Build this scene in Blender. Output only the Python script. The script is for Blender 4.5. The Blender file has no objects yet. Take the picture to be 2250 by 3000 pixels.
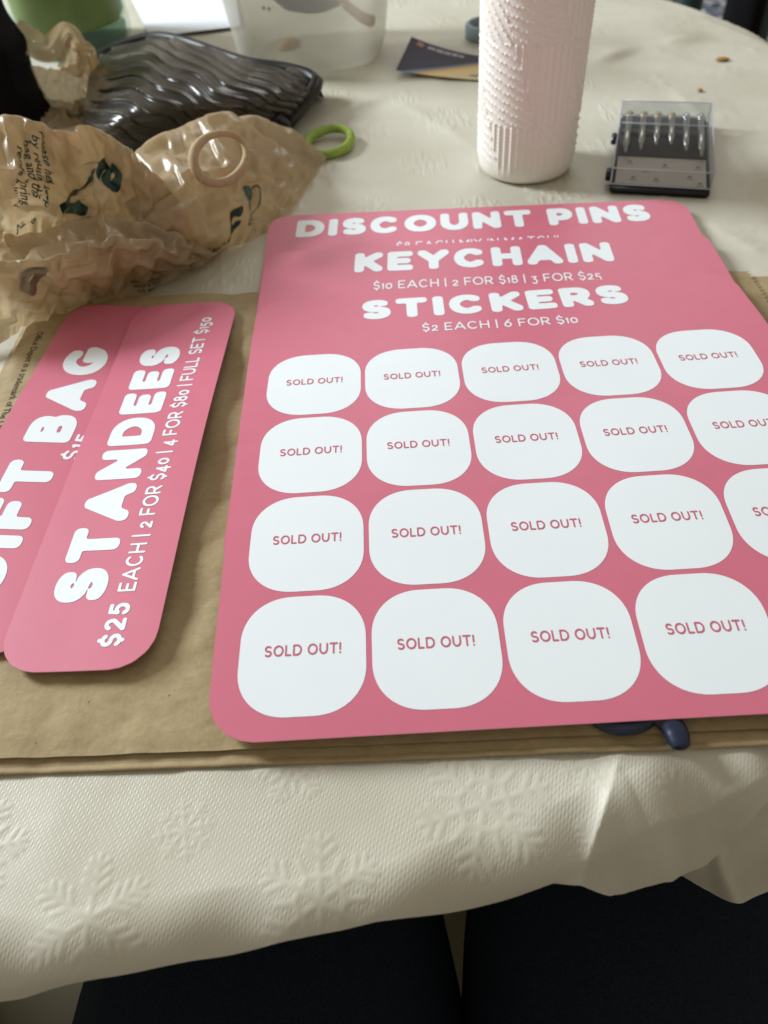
import bpy, bmesh, math, random
import numpy as np
from mathutils import Matrix, Vector

# ------------------------------------------------------------------ camera
CM = 0.01
sc = bpy.context.scene
COL = sc.collection
CC = np.array([3.737481900173718, -28.471277039940713, 23.17868802379696])      # camera position, centimetres
CR = np.array([[0.9978912746848928, -0.027329871069108645, -0.05887344099935252],
               [0.059879555581672864, 0.7376587184531661, 0.6725132369799036],
               [0.0250488069795688, -0.6746204067749453, 0.7377396993733778]])
FPX = 2253.0
cam = bpy.data.cameras.new('camera')
camo = bpy.data.objects.new('camera', cam)
COL.objects.link(camo)
Mx = Matrix([list(r) for r in CR.T]).to_4x4()
Mx.translation = Vector((CC * CM).tolist())
camo.matrix_world = Mx
cam.sensor_fit = 'VERTICAL'
cam.sensor_height = 24.0
cam.lens = 24.0 * FPX / 3000.0
cam.clip_start = 0.005
cam.clip_end = 50.0
cam.dof.use_dof = True
cam.dof.focus_distance = 0.30
cam.dof.aperture_fstop = 8.0
sc.camera = camo

# ------------------------------------------------------------------ light
world = bpy.data.worlds.new("World")
sc.world = world
world.use_nodes = True
bg = world.node_tree.nodes['Background']
bg.inputs[0].default_value = (1.0, 0.90, 0.76, 1)
bg.inputs[1].default_value = 0.40


def area(name, loc, target, sx, sy, power, color):
    l = bpy.data.lights.new(name, 'AREA')
    l.shape = 'RECTANGLE'
    l.size, l.size_y = sx * CM, sy * CM
    l.energy = power
    l.color = color
    o = bpy.data.objects.new(name, l)
    COL.objects.link(o)
    o.location = Vector(loc) * CM
    d = (Vector(target) - Vector(loc))
    o.rotation_euler = d.to_track_quat('-Z', 'Y').to_euler()
    return o


area('window_light', (-190, 105, 122), (5, 10, 0), 58, 76, 98, (0.87, 0.94, 1.0))
area('far_window_light', (40, 260, 190), (0, 20, 0), 150, 90, 18, (0.93, 0.97, 1.0))
sc.view_settings.view_transform = 'Standard'
sc.view_settings.look = 'None'
sc.view_settings.exposure = 0.0
sc.view_settings.gamma = 1.0

SC = 2250.0 / 1659.0


def at(x, y, z=0.0):
    """table-space point (cm) seen at overview pixel x, y when it lies at height z"""
    d = CR.T @ np.array([(x * SC - 1125) / FPX, -(y * SC - 1500) / FPX, -1])
    t = (z - CC[2]) / d[2]
    return CC + t * d


def at_y(x, y, Y):
    d = CR.T @ np.array([(x * SC - 1125) / FPX, -(y * SC - 1500) / FPX, -1])
    t = (Y - CC[1]) / d[1]
    return CC + t * d


# ------------------------------------------------------------------ materials
def mat(name, color, rough=0.5, spec=0.5, vary=0.0, vscale=30.0, bump=0.0, bscale=60.0, bdist=0.001,
        metallic=0.0, trans=0.0, coat=0.0, ior=1.45, color2=None, sss=0.0):
    m = bpy.data.materials.new(name)
    m.use_nodes = True
    nt = m.node_tree
    b = nt.nodes['Principled BSDF']
    b.inputs['Base Color'].default_value = (*color, 1)
    b.inputs['Roughness'].default_value = rough
    b.inputs['Specular IOR Level'].default_value = spec
    b.inputs['Metallic'].default_value = metallic
    b.inputs['Transmission Weight'].default_value = trans
    b.inputs['Coat Weight'].default_value = coat
    b.inputs['IOR'].default_value = ior
    tc = nt.nodes.new('ShaderNodeTexCoord')
    if vary > 0:
        n = nt.nodes.new('ShaderNodeTexNoise')
        n.inputs['Scale'].default_value = vscale
        n.inputs['Detail'].default_value = 5
        nt.links.new(tc.outputs['Object'], n.inputs['Vector'])
        mx = nt.nodes.new('ShaderNodeMix')
        mx.data_type = 'RGBA'
        c2 = color2 or tuple(c * (1 - vary) for c in color)
        mx.inputs[6].default_value = (*color, 1)
        mx.inputs[7].default_value = (*c2, 1)
        mr = nt.nodes.new('ShaderNodeMapRange')
        mr.inputs[1].default_value = 0.35
        mr.inputs[2].default_value = 0.65
        nt.links.new(n.outputs[0], mr.inputs[0])
        nt.links.new(mr.outputs[0], mx.inputs[0])
        nt.links.new(mx.outputs[2], b.inputs['Base Color'])
    if bump > 0:
        n = nt.nodes.new('ShaderNodeTexNoise')
        n.inputs['Scale'].default_value = bscale
        n.inputs['Detail'].default_value = 6
        nt.links.new(tc.outputs['Object'], n.inputs['Vector'])
        bp_ = nt.nodes.new('ShaderNodeBump')
        bp_.inputs['Strength'].default_value = bump
        bp_.inputs['Distance'].default_value = bdist
        nt.links.new(n.outputs[0], bp_.inputs['Height'])
        nt.links.new(bp_.outputs[0], b.inputs['Normal'])
    return m


def add_translucent(m, color, fac):
    nt = m.node_tree
    b = nt.nodes['Principled BSDF']
    out = [n for n in nt.nodes if n.type == 'OUTPUT_MATERIAL'][0]
    t = nt.nodes.new('ShaderNodeBsdfTranslucent')
    t.inputs[0].default_value = (*color, 1)
    mx = nt.nodes.new('ShaderNodeMixShader')
    mx.inputs[0].default_value = fac
    nt.links.new(b.outputs[0], mx.inputs[1])
    nt.links.new(t.outputs[0], mx.inputs[2])
    nt.links.new(mx.outputs[0], out.inputs[0])
    return mx


def add_clear(m, color, fac):
    nt = m.node_tree
    out = [n for n in nt.nodes if n.type == 'OUTPUT_MATERIAL'][0]
    src = out.inputs[0].links[0].from_socket
    t = nt.nodes.new('ShaderNodeBsdfTransparent')
    t.inputs[0].default_value = (*color, 1)
    mx = nt.nodes.new('ShaderNodeMixShader')
    mx.inputs[0].default_value = fac
    nt.links.new(src, mx.inputs[1])
    nt.links.new(t.outputs[0], mx.inputs[2])
    nt.links.new(mx.outputs[0], out.inputs[0])


M = {}
PINK = (0.58, 0.150, 0.215)
M['pink'] = mat('pink_card', PINK, 0.42, 0.45, 0.03, 90, 0.05, 900, 0.0002)
M['pink_edge'] = mat('card_edge', (0.80, 0.42, 0.48), 0.7, 0.2)
M['print_white'] = mat('white_print', (0.76, 0.81, 0.83), 0.45, 0.4, 0.015, 60, 0.04, 900, 0.0002)
M['print_pink'] = mat('pink_print', (0.52, 0.125, 0.19), 0.5, 0.3)
M['white_paper'] = mat('white_paper', (0.70, 0.73, 0.76), 0.6, 0.3)
M['ink'] = mat('black_ink', (0.05, 0.045, 0.04), 0.7, 0.2)
M['green_ink'] = mat('green_ink', (0.018, 0.055, 0.04), 0.35, 0.5)
M['grey_ink'] = mat('faint_ink', (0.20, 0.17, 0.10), 0.4, 0.5)
M['tan_skin_hair'] = mat('tan_elastic', (0.46, 0.345, 0.21), 0.85, 0.15, 0.15, 300, 0.5, 1200, 0.0006)
M['green_hair'] = mat('lime_elastic', (0.30, 0.41, 0.085), 0.85, 0.15, 0.2, 300, 0.5, 1200, 0.0006)
M['navy'] = mat('navy_plastic', (0.010, 0.015, 0.038), 0.38, 0.5, 0.1, 80, 0.04, 600, 0.0003)
M['grey_rubber'] = mat('pale_grip', (0.42, 0.45, 0.47), 0.6, 0.3)
M['steel'] = mat('steel', (0.6, 0.6, 0.6), 0.25, 0.5, metallic=1.0)
M['steel_dull'] = mat('dull_steel', (0.42, 0.41, 0.38), 0.30, 0.5, metallic=1.0)
M['brass'] = mat('brass_collar', (0.45, 0.33, 0.18), 0.35, 0.5, metallic=0.8)
M['black_plastic'] = mat('black_plastic', (0.010, 0.009, 0.011), 0.35, 0.5)
M['black_foam'] = mat('black_tray', (0.016, 0.015, 0.015), 0.6, 0.3, bump=0.3, bscale=900)
M['black_fabric'] = mat('black_fabric', (0.006, 0.006, 0.007), 0.9, 0.1, bump=0.5, bscale=700)
M['denim'] = mat('black_denim', (0.016, 0.023, 0.033), 0.95, 0.12, 0.35, 900, 0.8, 1500, 0.0008)
M['skin'] = mat('skin', (0.45, 0.26, 0.18), 0.6, 0.3)
M['floor'] = mat('floor', (0.085, 0.075, 0.04), 0.7, 0.3, 0.3, 6, 0.3, 60)
M['wood'] = mat('tan_wood', (0.36, 0.24, 0.14), 0.6, 0.3, 0.25, 12)
M['tabletop'] = mat('table_wood', (0.2, 0.11, 0.05), 0.5, 0.4, 0.3, 10)
M['chair_green'] = mat('green_paint', (0.018, 0.040, 0.034), 0.5, 0.4)
M['crumb'] = mat('orange_crumb', (0.42, 0.22, 0.05), 0.8, 0.2, 0.3, 600)
M['grey_band'] = mat('blue_grey_silicone', (0.22, 0.29, 0.31), 0.55, 0.4)
M['wax'] = mat('green_wax', (0.34, 0.40, 0.10), 0.45, 0.4, 0.55, 9, color2=(0.17, 0.18, 0.008))
M['blue_cloth'] = mat('dark_blue_content', (0.03, 0.05, 0.10), 0.8, 0.2, 0.4, 120)
M['brown_smudge'] = mat('brown_smudge', (0.40, 0.25, 0.07), 0.7, 0.3)
M['yellow_bit'] = mat('yellow_bit', (0.7, 0.6, 0.35), 0.7, 0.3)

# tumbler: slightly see-through white silicone
M['tumbler'] = mat('white_tumbler', (0.83, 0.785, 0.725), 0.42, 0.45)
# clear plastic / glass
M['clear'] = mat('clear_plastic', (0.30, 0.31, 0.31), 0.08, 0.5)
add_clear(M['clear'], (0.96, 0.97, 0.97), 0.90)
M['clear_edge'] = mat('clear_rim', (0.66, 0.66, 0.74), 0.2, 0.5)
add_clear(M['clear_edge'], (0.95, 0.95, 0.97), 0.45)
M['glass'] = mat('jar_glass', (0.20, 0.24, 0.21), 0.03, 0.5)
add_clear(M['glass'], (0.93, 0.98, 0.95), 0.86)
M['glass_thick'] = mat('jar_glass_base', (0.12, 0.20, 0.15), 0.06, 0.5)
add_clear(M['glass_thick'], (0.70, 0.84, 0.76), 0.55)
M['frosted'] = mat('frosted_plastic', (0.66, 0.64, 0.58), 0.38, 0.4, bump=0.15, bscale=300)
add_translucent(M['frosted'], (0.75, 0.73, 0.66), 0.35)
add_clear(M['frosted'], (0.95, 0.94, 0.90), 0.45)


# purse
def purse_mat():
    m = mat('dark_brown_vinyl', (0.031, 0.026, 0.020), 0.23, 0.36, 0.5, 25, 0.10, 220, 0.0006,
            color2=(0.062, 0.052, 0.039))
    return m


M['purse'] = purse_mat()
M['piping'] = mat('black_piping', (0.014, 0.012, 0.010), 0.45, 0.4, bump=0.1, bscale=500)

# thin grocery-bag plastic
M['bag_plastic'] = mat('tan_film', (0.51, 0.41, 0.265), 0.27, 0.5, 0.08, 22, 0.12, 140, 0.0008)
add_translucent(M['bag_plastic'], (0.60, 0.465, 0.28), 0.36)
add_clear(M['bag_plastic'], (0.92, 0.81, 0.64), 0.20)


def kraft_mat():
    m = bpy.data.materials.new('kraft_paper')
    m.use_nodes = True
    nt = m.node_tree
    b = nt.nodes['Principled BSDF']
    b.inputs['Roughness'].default_value = 0.72
    b.inputs['Specular IOR Level'].default_value = 0.25
    tc = nt.nodes.new('ShaderNodeTexCoord')
    mp = nt.nodes.new('ShaderNodeMapping')
    mp.inputs['Scale'].default_value = (60, 110, 60)
    nt.links.new(tc.outputs['Object'], mp.inputs[0])
    n1 = nt.nodes.new('ShaderNodeTexNoise')
    n1.inputs['Scale'].default_value = 4.0
    n1.inputs['Detail'].default_value = 8
    n1.inputs['Roughness'].default_value = 0.7
    nt.links.new(mp.outputs[0], n1.inputs[0])
    cr = nt.nodes.new('ShaderNodeValToRGB')
    cr.color_ramp.elements[0].position = 0.3
    cr.color_ramp.elements[0].color = (0.305, 0.230, 0.116, 1)
    cr.color_ramp.elements[1].position = 0.7
    cr.color_ramp.elements[1].color = (0.375, 0.292, 0.158, 1)
    nt.links.new(n1.outputs[0], cr.inputs[0])
    # dark fibre specks
    v = nt.nodes.new('ShaderNodeTexVoronoi')
    v.inputs['Scale'].default_value = 95
    nt.links.new(tc.outputs['Object'], v.inputs[0])
    lt = nt.nodes.new('ShaderNodeMath')
    lt.operation = 'LESS_THAN'
    lt.inputs[1].default_value = 0.045
    nt.links.new(v.outputs['Distance'], lt.inputs[0])
    mx = nt.nodes.new('ShaderNodeMix')
    mx.data_type = 'RGBA'
    mx.inputs[7].default_value = (0.20, 0.13, 0.07, 1)
    nt.links.new(lt.outputs[0], mx.inputs[0])
    nt.links.new(cr.outputs[0], mx.inputs[6])
    nt.links.new(mx.outputs[2], b.inputs['Base Color'])
    n2 = nt.nodes.new('ShaderNodeTexNoise')
    n2.inputs['Scale'].default_value = 420
    n2.inputs['Detail'].default_value = 5
    nt.links.new(tc.outputs['Object'], n2.inputs[0])
    bp_ = nt.nodes.new('ShaderNodeBump')
    bp_.inputs['Strength'].default_value = 0.35
    bp_.inputs['Distance'].default_value = 0.0006
    nt.links.new(n2.outputs[0], bp_.inputs['Height'])
    nt.links.new(bp_.outputs[0], b.inputs['Normal'])
    return m


M['kraft'] = kraft_mat()
M['kraft_ink'] = mat('kraft_ink', (0.075, 0.055, 0.035), 0.8, 0.1)


def cloth_mat():
    m = bpy.data.materials.new('cream_vinyl_cloth')
    m.use_nodes = True
    nt = m.node_tree
    N = nt.nodes.new
    L = nt.links.new
    b = nt.nodes['Principled BSDF']
    b.inputs['Roughness'].default_value = 0.48
    b.inputs['Specular IOR Level'].default_value = 0.4
    tc = N('ShaderNodeTexCoord')
    n1 = N('ShaderNodeTexNoise')
    n1.inputs['Scale'].default_value = 14
    n1.inputs['Detail'].default_value = 6
    L(tc.outputs['Object'], n1.inputs[0])
    cr = N('ShaderNodeValToRGB')
    cr.color_ramp.elements[0].position = 0.3
    cr.color_ramp.elements[0].color = (0.53, 0.50, 0.39, 1)
    cr.color_ramp.elements[1].position = 0.7
    cr.color_ramp.elements[1].color = (0.63, 0.605, 0.505, 1)
    L(n1.outputs[0], cr.inputs[0])
    L(cr.outputs[0], b.inputs['Base Color'])
    # woven emboss: interrupted ribs running towards the viewer
    sx = N('ShaderNodeSeparateXYZ')
    warp = N('ShaderNodeTexNoise')
    warp.inputs['Scale'].default_value = 30
    L(tc.outputs['Object'], warp.inputs[0])
    vm = N('ShaderNodeVectorMath')
    vm.operation = 'MULTIPLY_ADD'
    vm.inputs[1].default_value = (0.0045, 0.0045, 0)
    L(warp.outputs[1], vm.inputs[0])
    L(tc.outputs['Object'], vm.inputs[2])
    L(vm.outputs[0], sx.inputs[0])

    def math_(op, a, bb=None, v=None):
        n = N('ShaderNodeMath')
        n.operation = op
        L(a, n.inputs[0])
        if bb is not None:
            L(bb, n.inputs[1])
        if v is not None:
            n.inputs[1].default_value = v
        return n.outputs[0]
    kx = 2 * math.pi / 0.00112
    ky = 2 * math.pi / 0.0023
    sl = math_('MULTIPLY', sx.outputs[1], v=0.28)
    sl = math_('SUBTRACT', sx.outputs[0], sl)
    ax = math_('MULTIPLY', sl, v=kx)
    ay = math_('MULTIPLY', sx.outputs[1], v=ky)
    rib = math_('SINE', ax)
    half = math_('MULTIPLY', ax, v=0.5)
    yy = math_('ADD', ay, half)
    dash = math_('SINE', yy)
    h = math_('MULTIPLY', dash, v=0.6)
    h = math_('ADD', h, v=0.45)
    h = math_('MULTIPLY', rib, h)
    at_ = N('ShaderNodeAttribute')
    at_.attribute_name = 'flake'
    inv = N('ShaderNodeMath')
    inv.operation = 'SUBTRACT'
    inv.inputs[0].default_value = 1.0
    L(at_.outputs['Fac'], inv.inputs[1])
    h = math_('MULTIPLY', h, inv.outputs[0])
    n3 = N('ShaderNodeTexNoise')
    n3.inputs['Scale'].default_value = 55
    L(tc.outputs['Object'], n3.inputs[0])
    amp = N('ShaderNodeMapRange')
    amp.inputs[1].default_value = 0.3
    amp.inputs[2].default_value = 0.65
    amp.inputs[3].default_value = 0.45
    amp.inputs[4].default_value = 1.0
    L(n3.outputs[0], amp.inputs[0])
    h = math_('MULTIPLY', h, amp.outputs[0])
    b1 = N('ShaderNodeBump')
    b1.inputs['Strength'].default_value = 0.36
    b1.inputs['Distance'].default_value = 0.00016
    L(h, b1.inputs['Height'])
    n2 = N('ShaderNodeTexNoise')
    n2.inputs['Scale'].default_value = 45
    n2.inputs['Detail'].default_value = 7
    L(tc.outputs['Object'], n2.inputs[0])
    b2 = N('ShaderNodeBump')
    b2.inputs['Strength'].default_value = 0.30
    b2.inputs['Distance'].default_value = 0.0016
    L(n2.outputs[0], b2.inputs['Height'])
    L(b1.outputs[0], b2.inputs['Normal'])
    L(b2.outputs[0], b.inputs['Normal'])
    out = [n for n in nt.nodes if n.type == 'OUTPUT_MATERIAL'][0]
    t = N('ShaderNodeBsdfTranslucent')
    t.inputs[0].default_value = (0.55, 0.47, 0.33, 1)
    mxs = N('ShaderNodeMixShader')
    mxs.inputs[0].default_value = 0.12
    L(b.outputs[0], mxs.inputs[1])
    L(t.outputs[0], mxs.inputs[2])
    L(mxs.outputs[0], out.inputs[0])
    return m


M['cloth'] = cloth_mat()


def floral_mat():
    m = bpy.data.materials.new('floral_fabric')
    m.use_nodes = True
    nt = m.node_tree
    b = nt.nodes['Principled BSDF']
    b.inputs['Roughness'].default_value = 0.85
    tc = nt.nodes.new('ShaderNodeTexCoord')
    n = nt.nodes.new('ShaderNodeTexNoise')
    n.inputs['Scale'].default_value = 26
    n.inputs['Detail'].default_value = 4
    n.inputs['Distortion'].default_value = 1.2
    nt.links.new(tc.outputs['Object'], n.inputs[0])
    cr = nt.nodes.new('ShaderNodeValToRGB')
    e = cr.color_ramp.elements
    e[0].position = 0.40
    e[0].color = (0.03, 0.04, 0.07, 1)
    e[1].position = 0.60
    e[1].color = (0.62, 0.64, 0.68, 1)
    x = e.new(0.5)
    x.color = (0.22, 0.26, 0.33, 1)
    nt.links.new(n.outputs[0], cr.inputs[0])
    nt.links.new(cr.outputs[0], b.inputs['Base Color'])
    return m


M['floral'] = floral_mat()


def promo_mat():
    """curled printed card: dark top, blue and orange bands, cream bottom, across the sheet's v coordinate"""
    m = bpy.data.materials.new('printed_promo_card')
    m.use_nodes = True
    nt = m.node_tree
    b = nt.nodes['Principled BSDF']
    b.inputs['Roughness'].default_value = 0.5
    b.inputs['Specular IOR Level'].default_value = 0.12
    at_ = nt.nodes.new('ShaderNodeAttribute')
    at_.attribute_name = 'band'
    cr = nt.nodes.new('ShaderNodeValToRGB')
    e = cr.color_ramp.elements
    e[0].position = 0.0
    e[0].color = (0.56, 0.45, 0.24, 1)
    e[1].position = 1.0
    e[1].color = (0.014, 0.006, 0.020, 1)
    for p, c in ((0.30, (0.60, 0.46, 0.20)), (0.42, (0.55, 0.27, 0.05)), (0.47, (0.12, 0.19, 0.24)),
                 (0.52, (0.10, 0.16, 0.24)), (0.56, (0.018, 0.010, 0.022))):
        x = e.new(p)
        x.color = (*c, 1)
    nt.links.new(at_.outputs['Fac'], cr.inputs[0])
    nt.links.new(cr.outputs[0], b.inputs['Base Color'])
    return m


M['promo'] = promo_mat()


# ------------------------------------------------------------------ object helpers
def mk(name, V, F, m, parent=None, smooth=True, kind=None, attrs=None):
    me = bpy.data.meshes.new(name)
    V = np.asarray(V, float) * CM
    me.from_pydata([tuple(v) for v in V.tolist()], [], F if isinstance(F, list) else F.tolist())
    me.materials.append(m)
    if smooth:
        me.polygons.foreach_set('use_smooth', [True] * len(me.polygons))
    for k, a in (attrs or {}).items():
        at_ = me.attributes.new(k, 'FLOAT', 'POINT')
        at_.data.foreach_set('value', np.asarray(a, np.float32))
    me.update()
    o = bpy.data.objects.new(name, me)
    COL.objects.link(o)
    if parent is not None:
        o.parent = parent
        o.matrix_parent_inverse = Matrix.Identity(4)
        o.location = -world_loc(parent)
    if kind:
        o['kind'] = kind
    return o


def world_loc(o):
    v = o.location.copy()
    while o.parent:
        o = o.parent
        v += o.location
    return v


def tag(o, label, cat, group=None):
    o['label'] = label
    o['category'] = cat
    if group:
        o['group'] = group
    return o


def thing(name, loc, label, cat, group=None):
    o = bpy.data.objects.new(name, None)
    COL.objects.link(o)
    o.location = Vector([float(c) for c in loc]) * CM
    return tag(o, label, cat, group)


def grid_faces(nu, nv, closed_u=False):
    F = []
    for j in range(nv - 1):
        for i in range(nu if closed_u else nu - 1):
            a = j * nu + i
            b_ = j * nu + (i + 1) % nu
            F.append((a, b_, b_ + nu, a + nu))
    return F


def tube(path, radii, n=14, closed=False, flat=1.0):
    """tube along a 3-D path; returns verts, faces"""
    P = np.asarray(path, float)
    m = len(P)
    R = np.full(m, radii) if np.isscalar(radii) else np.asarray(radii, float)
    T = np.zeros_like(P)
    for i in range(m):
        a = P[(i + 1) % m] if (closed or i < m - 1) else P[i]
        c = P[i - 1] if (closed or i > 0) else P[i]
        T[i] = (a - c) / (np.linalg.norm(a - c) + 1e-9)
    up = np.array([0, 0, 1.0])
    if abs(T[0] @ up) > 0.9:
        up = np.array([0, 1.0, 0])
    V = []
    N0 = None
    for i in range(m):
        if N0 is None:
            N0 = np.cross(T[i], up)
        N0 = N0 - T[i] * (N0 @ T[i])
        N0 /= np.linalg.norm(N0) + 1e-9
        B = np.cross(T[i], N0)
        for k in range(n):
            a = 2 * math.pi * k / n
            V.append(P[i] + R[i] * (math.cos(a) * N0 + math.sin(a) * B * flat))
    F = []
    rings = m if closed else m - 1
    for j in range(rings):
        for k in range(n):
            a = j * n + k
            b_ = j * n + (k + 1) % n
            c = ((j + 1) % m) * n + (k + 1) % n
            d = ((j + 1) % m) * n + k
            F.append((a, d, c, b_))
    if not closed:
        F.append(tuple(range(n)))
        F.append(tuple((m - 1) * n + k for k in reversed(range(n))))
    return V, F


def lathe(profile, n=64, center=(0, 0), cross=None):
    V = []
    for r, z in profile:
        for k in range(n):
            a = 2 * math.pi * k / n
            c, s_ = math.cos(a), math.sin(a)
            if cross:
                e = cross
                q = (abs(c) ** e + abs(s_) ** e) ** (-1 / e)
                c, s_ = c * q, s_ * q
            V.append((center[0] + r * c, center[1] + r * s_, z))
    F = grid_faces(n, len(profile), True)
    return V, F


def smoothpath(pts, n=40, closed=False):
    P = np.asarray(pts, float)
    m = len(P)
    out = []
    segs = m if closed else m - 1
    per = max(2, n // segs)
    for i in range(segs):
        p0 = P[(i - 1) % m] if (closed or i > 0) else 2 * P[0] - P[1]
        p1, p2 = P[i], P[(i + 1) % m]
        p3 = P[(i + 2) % m] if (closed or i < m - 2) else 2 * P[-1] - P[-2]
        for k in range(per):
            t = k / per
            out.append(0.5 * ((2 * p1) + (-p0 + p2) * t + (2 * p0 - 5 * p1 + 4 * p2 - p3) * t * t +
                              (-p0 + 3 * p1 - 3 * p2 + p3) * t ** 3))
    if not closed:
        out.append(P[-1])
    return np.array(out)


def boxvf(x0, x1, y0, y1, z0, z1, bev=0.0):
    bm = bmesh.new()
    bmesh.ops.create_cube(bm, size=1)
    for v in bm.verts:
        v.co = Vector(((x0 + x1) / 2 + v.co.x * (x1 - x0), (y0 + y1) / 2 + v.co.y * (y1 - y0),
                       (z0 + z1) / 2 + v.co.z * (z1 - z0)))
    if bev > 0:
        bmesh.ops.bevel(bm, geom=bm.edges[:], offset=bev, segments=3, affect='EDGES')
    bm.verts.ensure_lookup_table()
    V = [tuple(v.co) for v in bm.verts]
    F = [tuple(v.index for v in f.verts) for f in bm.faces]
    bm.free()
    return V, F


def join(parts):
    V, F = [], []
    for v, f in parts:
        o = len(V)
        V += [tuple(x) for x in v]
        F += [tuple(i + o for i in q) for q in f]
    return V, F


def xf(VF, ang=0.0, loc=(0, 0, 0)):
    V, F = VF
    c, s_ = math.cos(ang), math.sin(ang)
    return [(x * c - y * s_ + loc[0], x * s_ + y * c + loc[1], z + loc[2]) for x, y, z in V], F


# ------------------------------------------------------------------ marching squares fill
def ms(sdf, x0, x1, y0, y1, cell):
    """filled 2-D region where sdf(x, y) < 0, as verts (n, 2) and triangle/polygon faces"""
    nx = max(2, int(math.ceil((x1 - x0) / cell)) + 1)
    ny = max(2, int(math.ceil((y1 - y0) / cell)) + 1)
    X = np.linspace(x0, x1, nx)
    Y = np.linspace(y0, y1, ny)
    D = sdf(*np.meshgrid(X, Y))
    verts, faces, cache = [], [], {}

    def corner(i, j):
        k = (i, j)
        if k not in cache:
            cache[k] = len(verts)
            verts.append((X[i], Y[j]))
        return cache[k]

    def edge(i, j, i2, j2):
        k = (i, j, i2, j2) if (i, j) < (i2, j2) else (i2, j2, i, j)
        if k not in cache:
            a, b_ = D[k[1], k[0]], D[k[3], k[2]]
            t = a / (a - b_)
            cache[k] = len(verts)
            verts.append((X[k[0]] + t * (X[k[2]] - X[k[0]]), Y[k[1]] + t * (Y[k[3]] - Y[k[1]])))
        return cache[k]
    ins = D < 0
    cnt = ins[:-1, :-1].astype(int) + ins[1:, :-1] + ins[:-1, 1:] + ins[1:, 1:]
    for j, i in zip(*np.nonzero(cnt)):
        cs = [(i, j), (i + 1, j), (i + 1, j + 1), (i, j + 1)]
        poly = []
        for k in range(4):
            a, b_ = cs[k], cs[(k + 1) % 4]
            ia, ib = ins[a[1], a[0]], ins[b_[1], b_[0]]
            if ia:
                poly.append(corner(*a))
            if ia != ib:
                poly.append(edge(*a, *b_))
        if len(poly) >= 3:
            faces.append(tuple(poly))
    return np.array(verts), faces


def rbox(cx, cy, hw, hh, r, p=2.0):
    def f(x, y):
        qx = np.abs(x - cx) - hw + r
        qy = np.abs(y - cy) - hh + r
        return (np.maximum(qx, 0) ** p + np.maximum(qy, 0) ** p) ** (1 / p) + np.minimum(np.maximum(qx, qy), 0) - r
    return f


# ------------------------------------------------------------------ stroke lettering
def arc(cx, cy, rx, ry, a0, a1, n=14):
    return [(cx + rx * math.cos(math.radians(a0 + (a1 - a0) * i / n)),
             cy + ry * math.sin(math.radians(a0 + (a1 - a0) * i / n))) for i in range(n + 1)]


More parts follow.
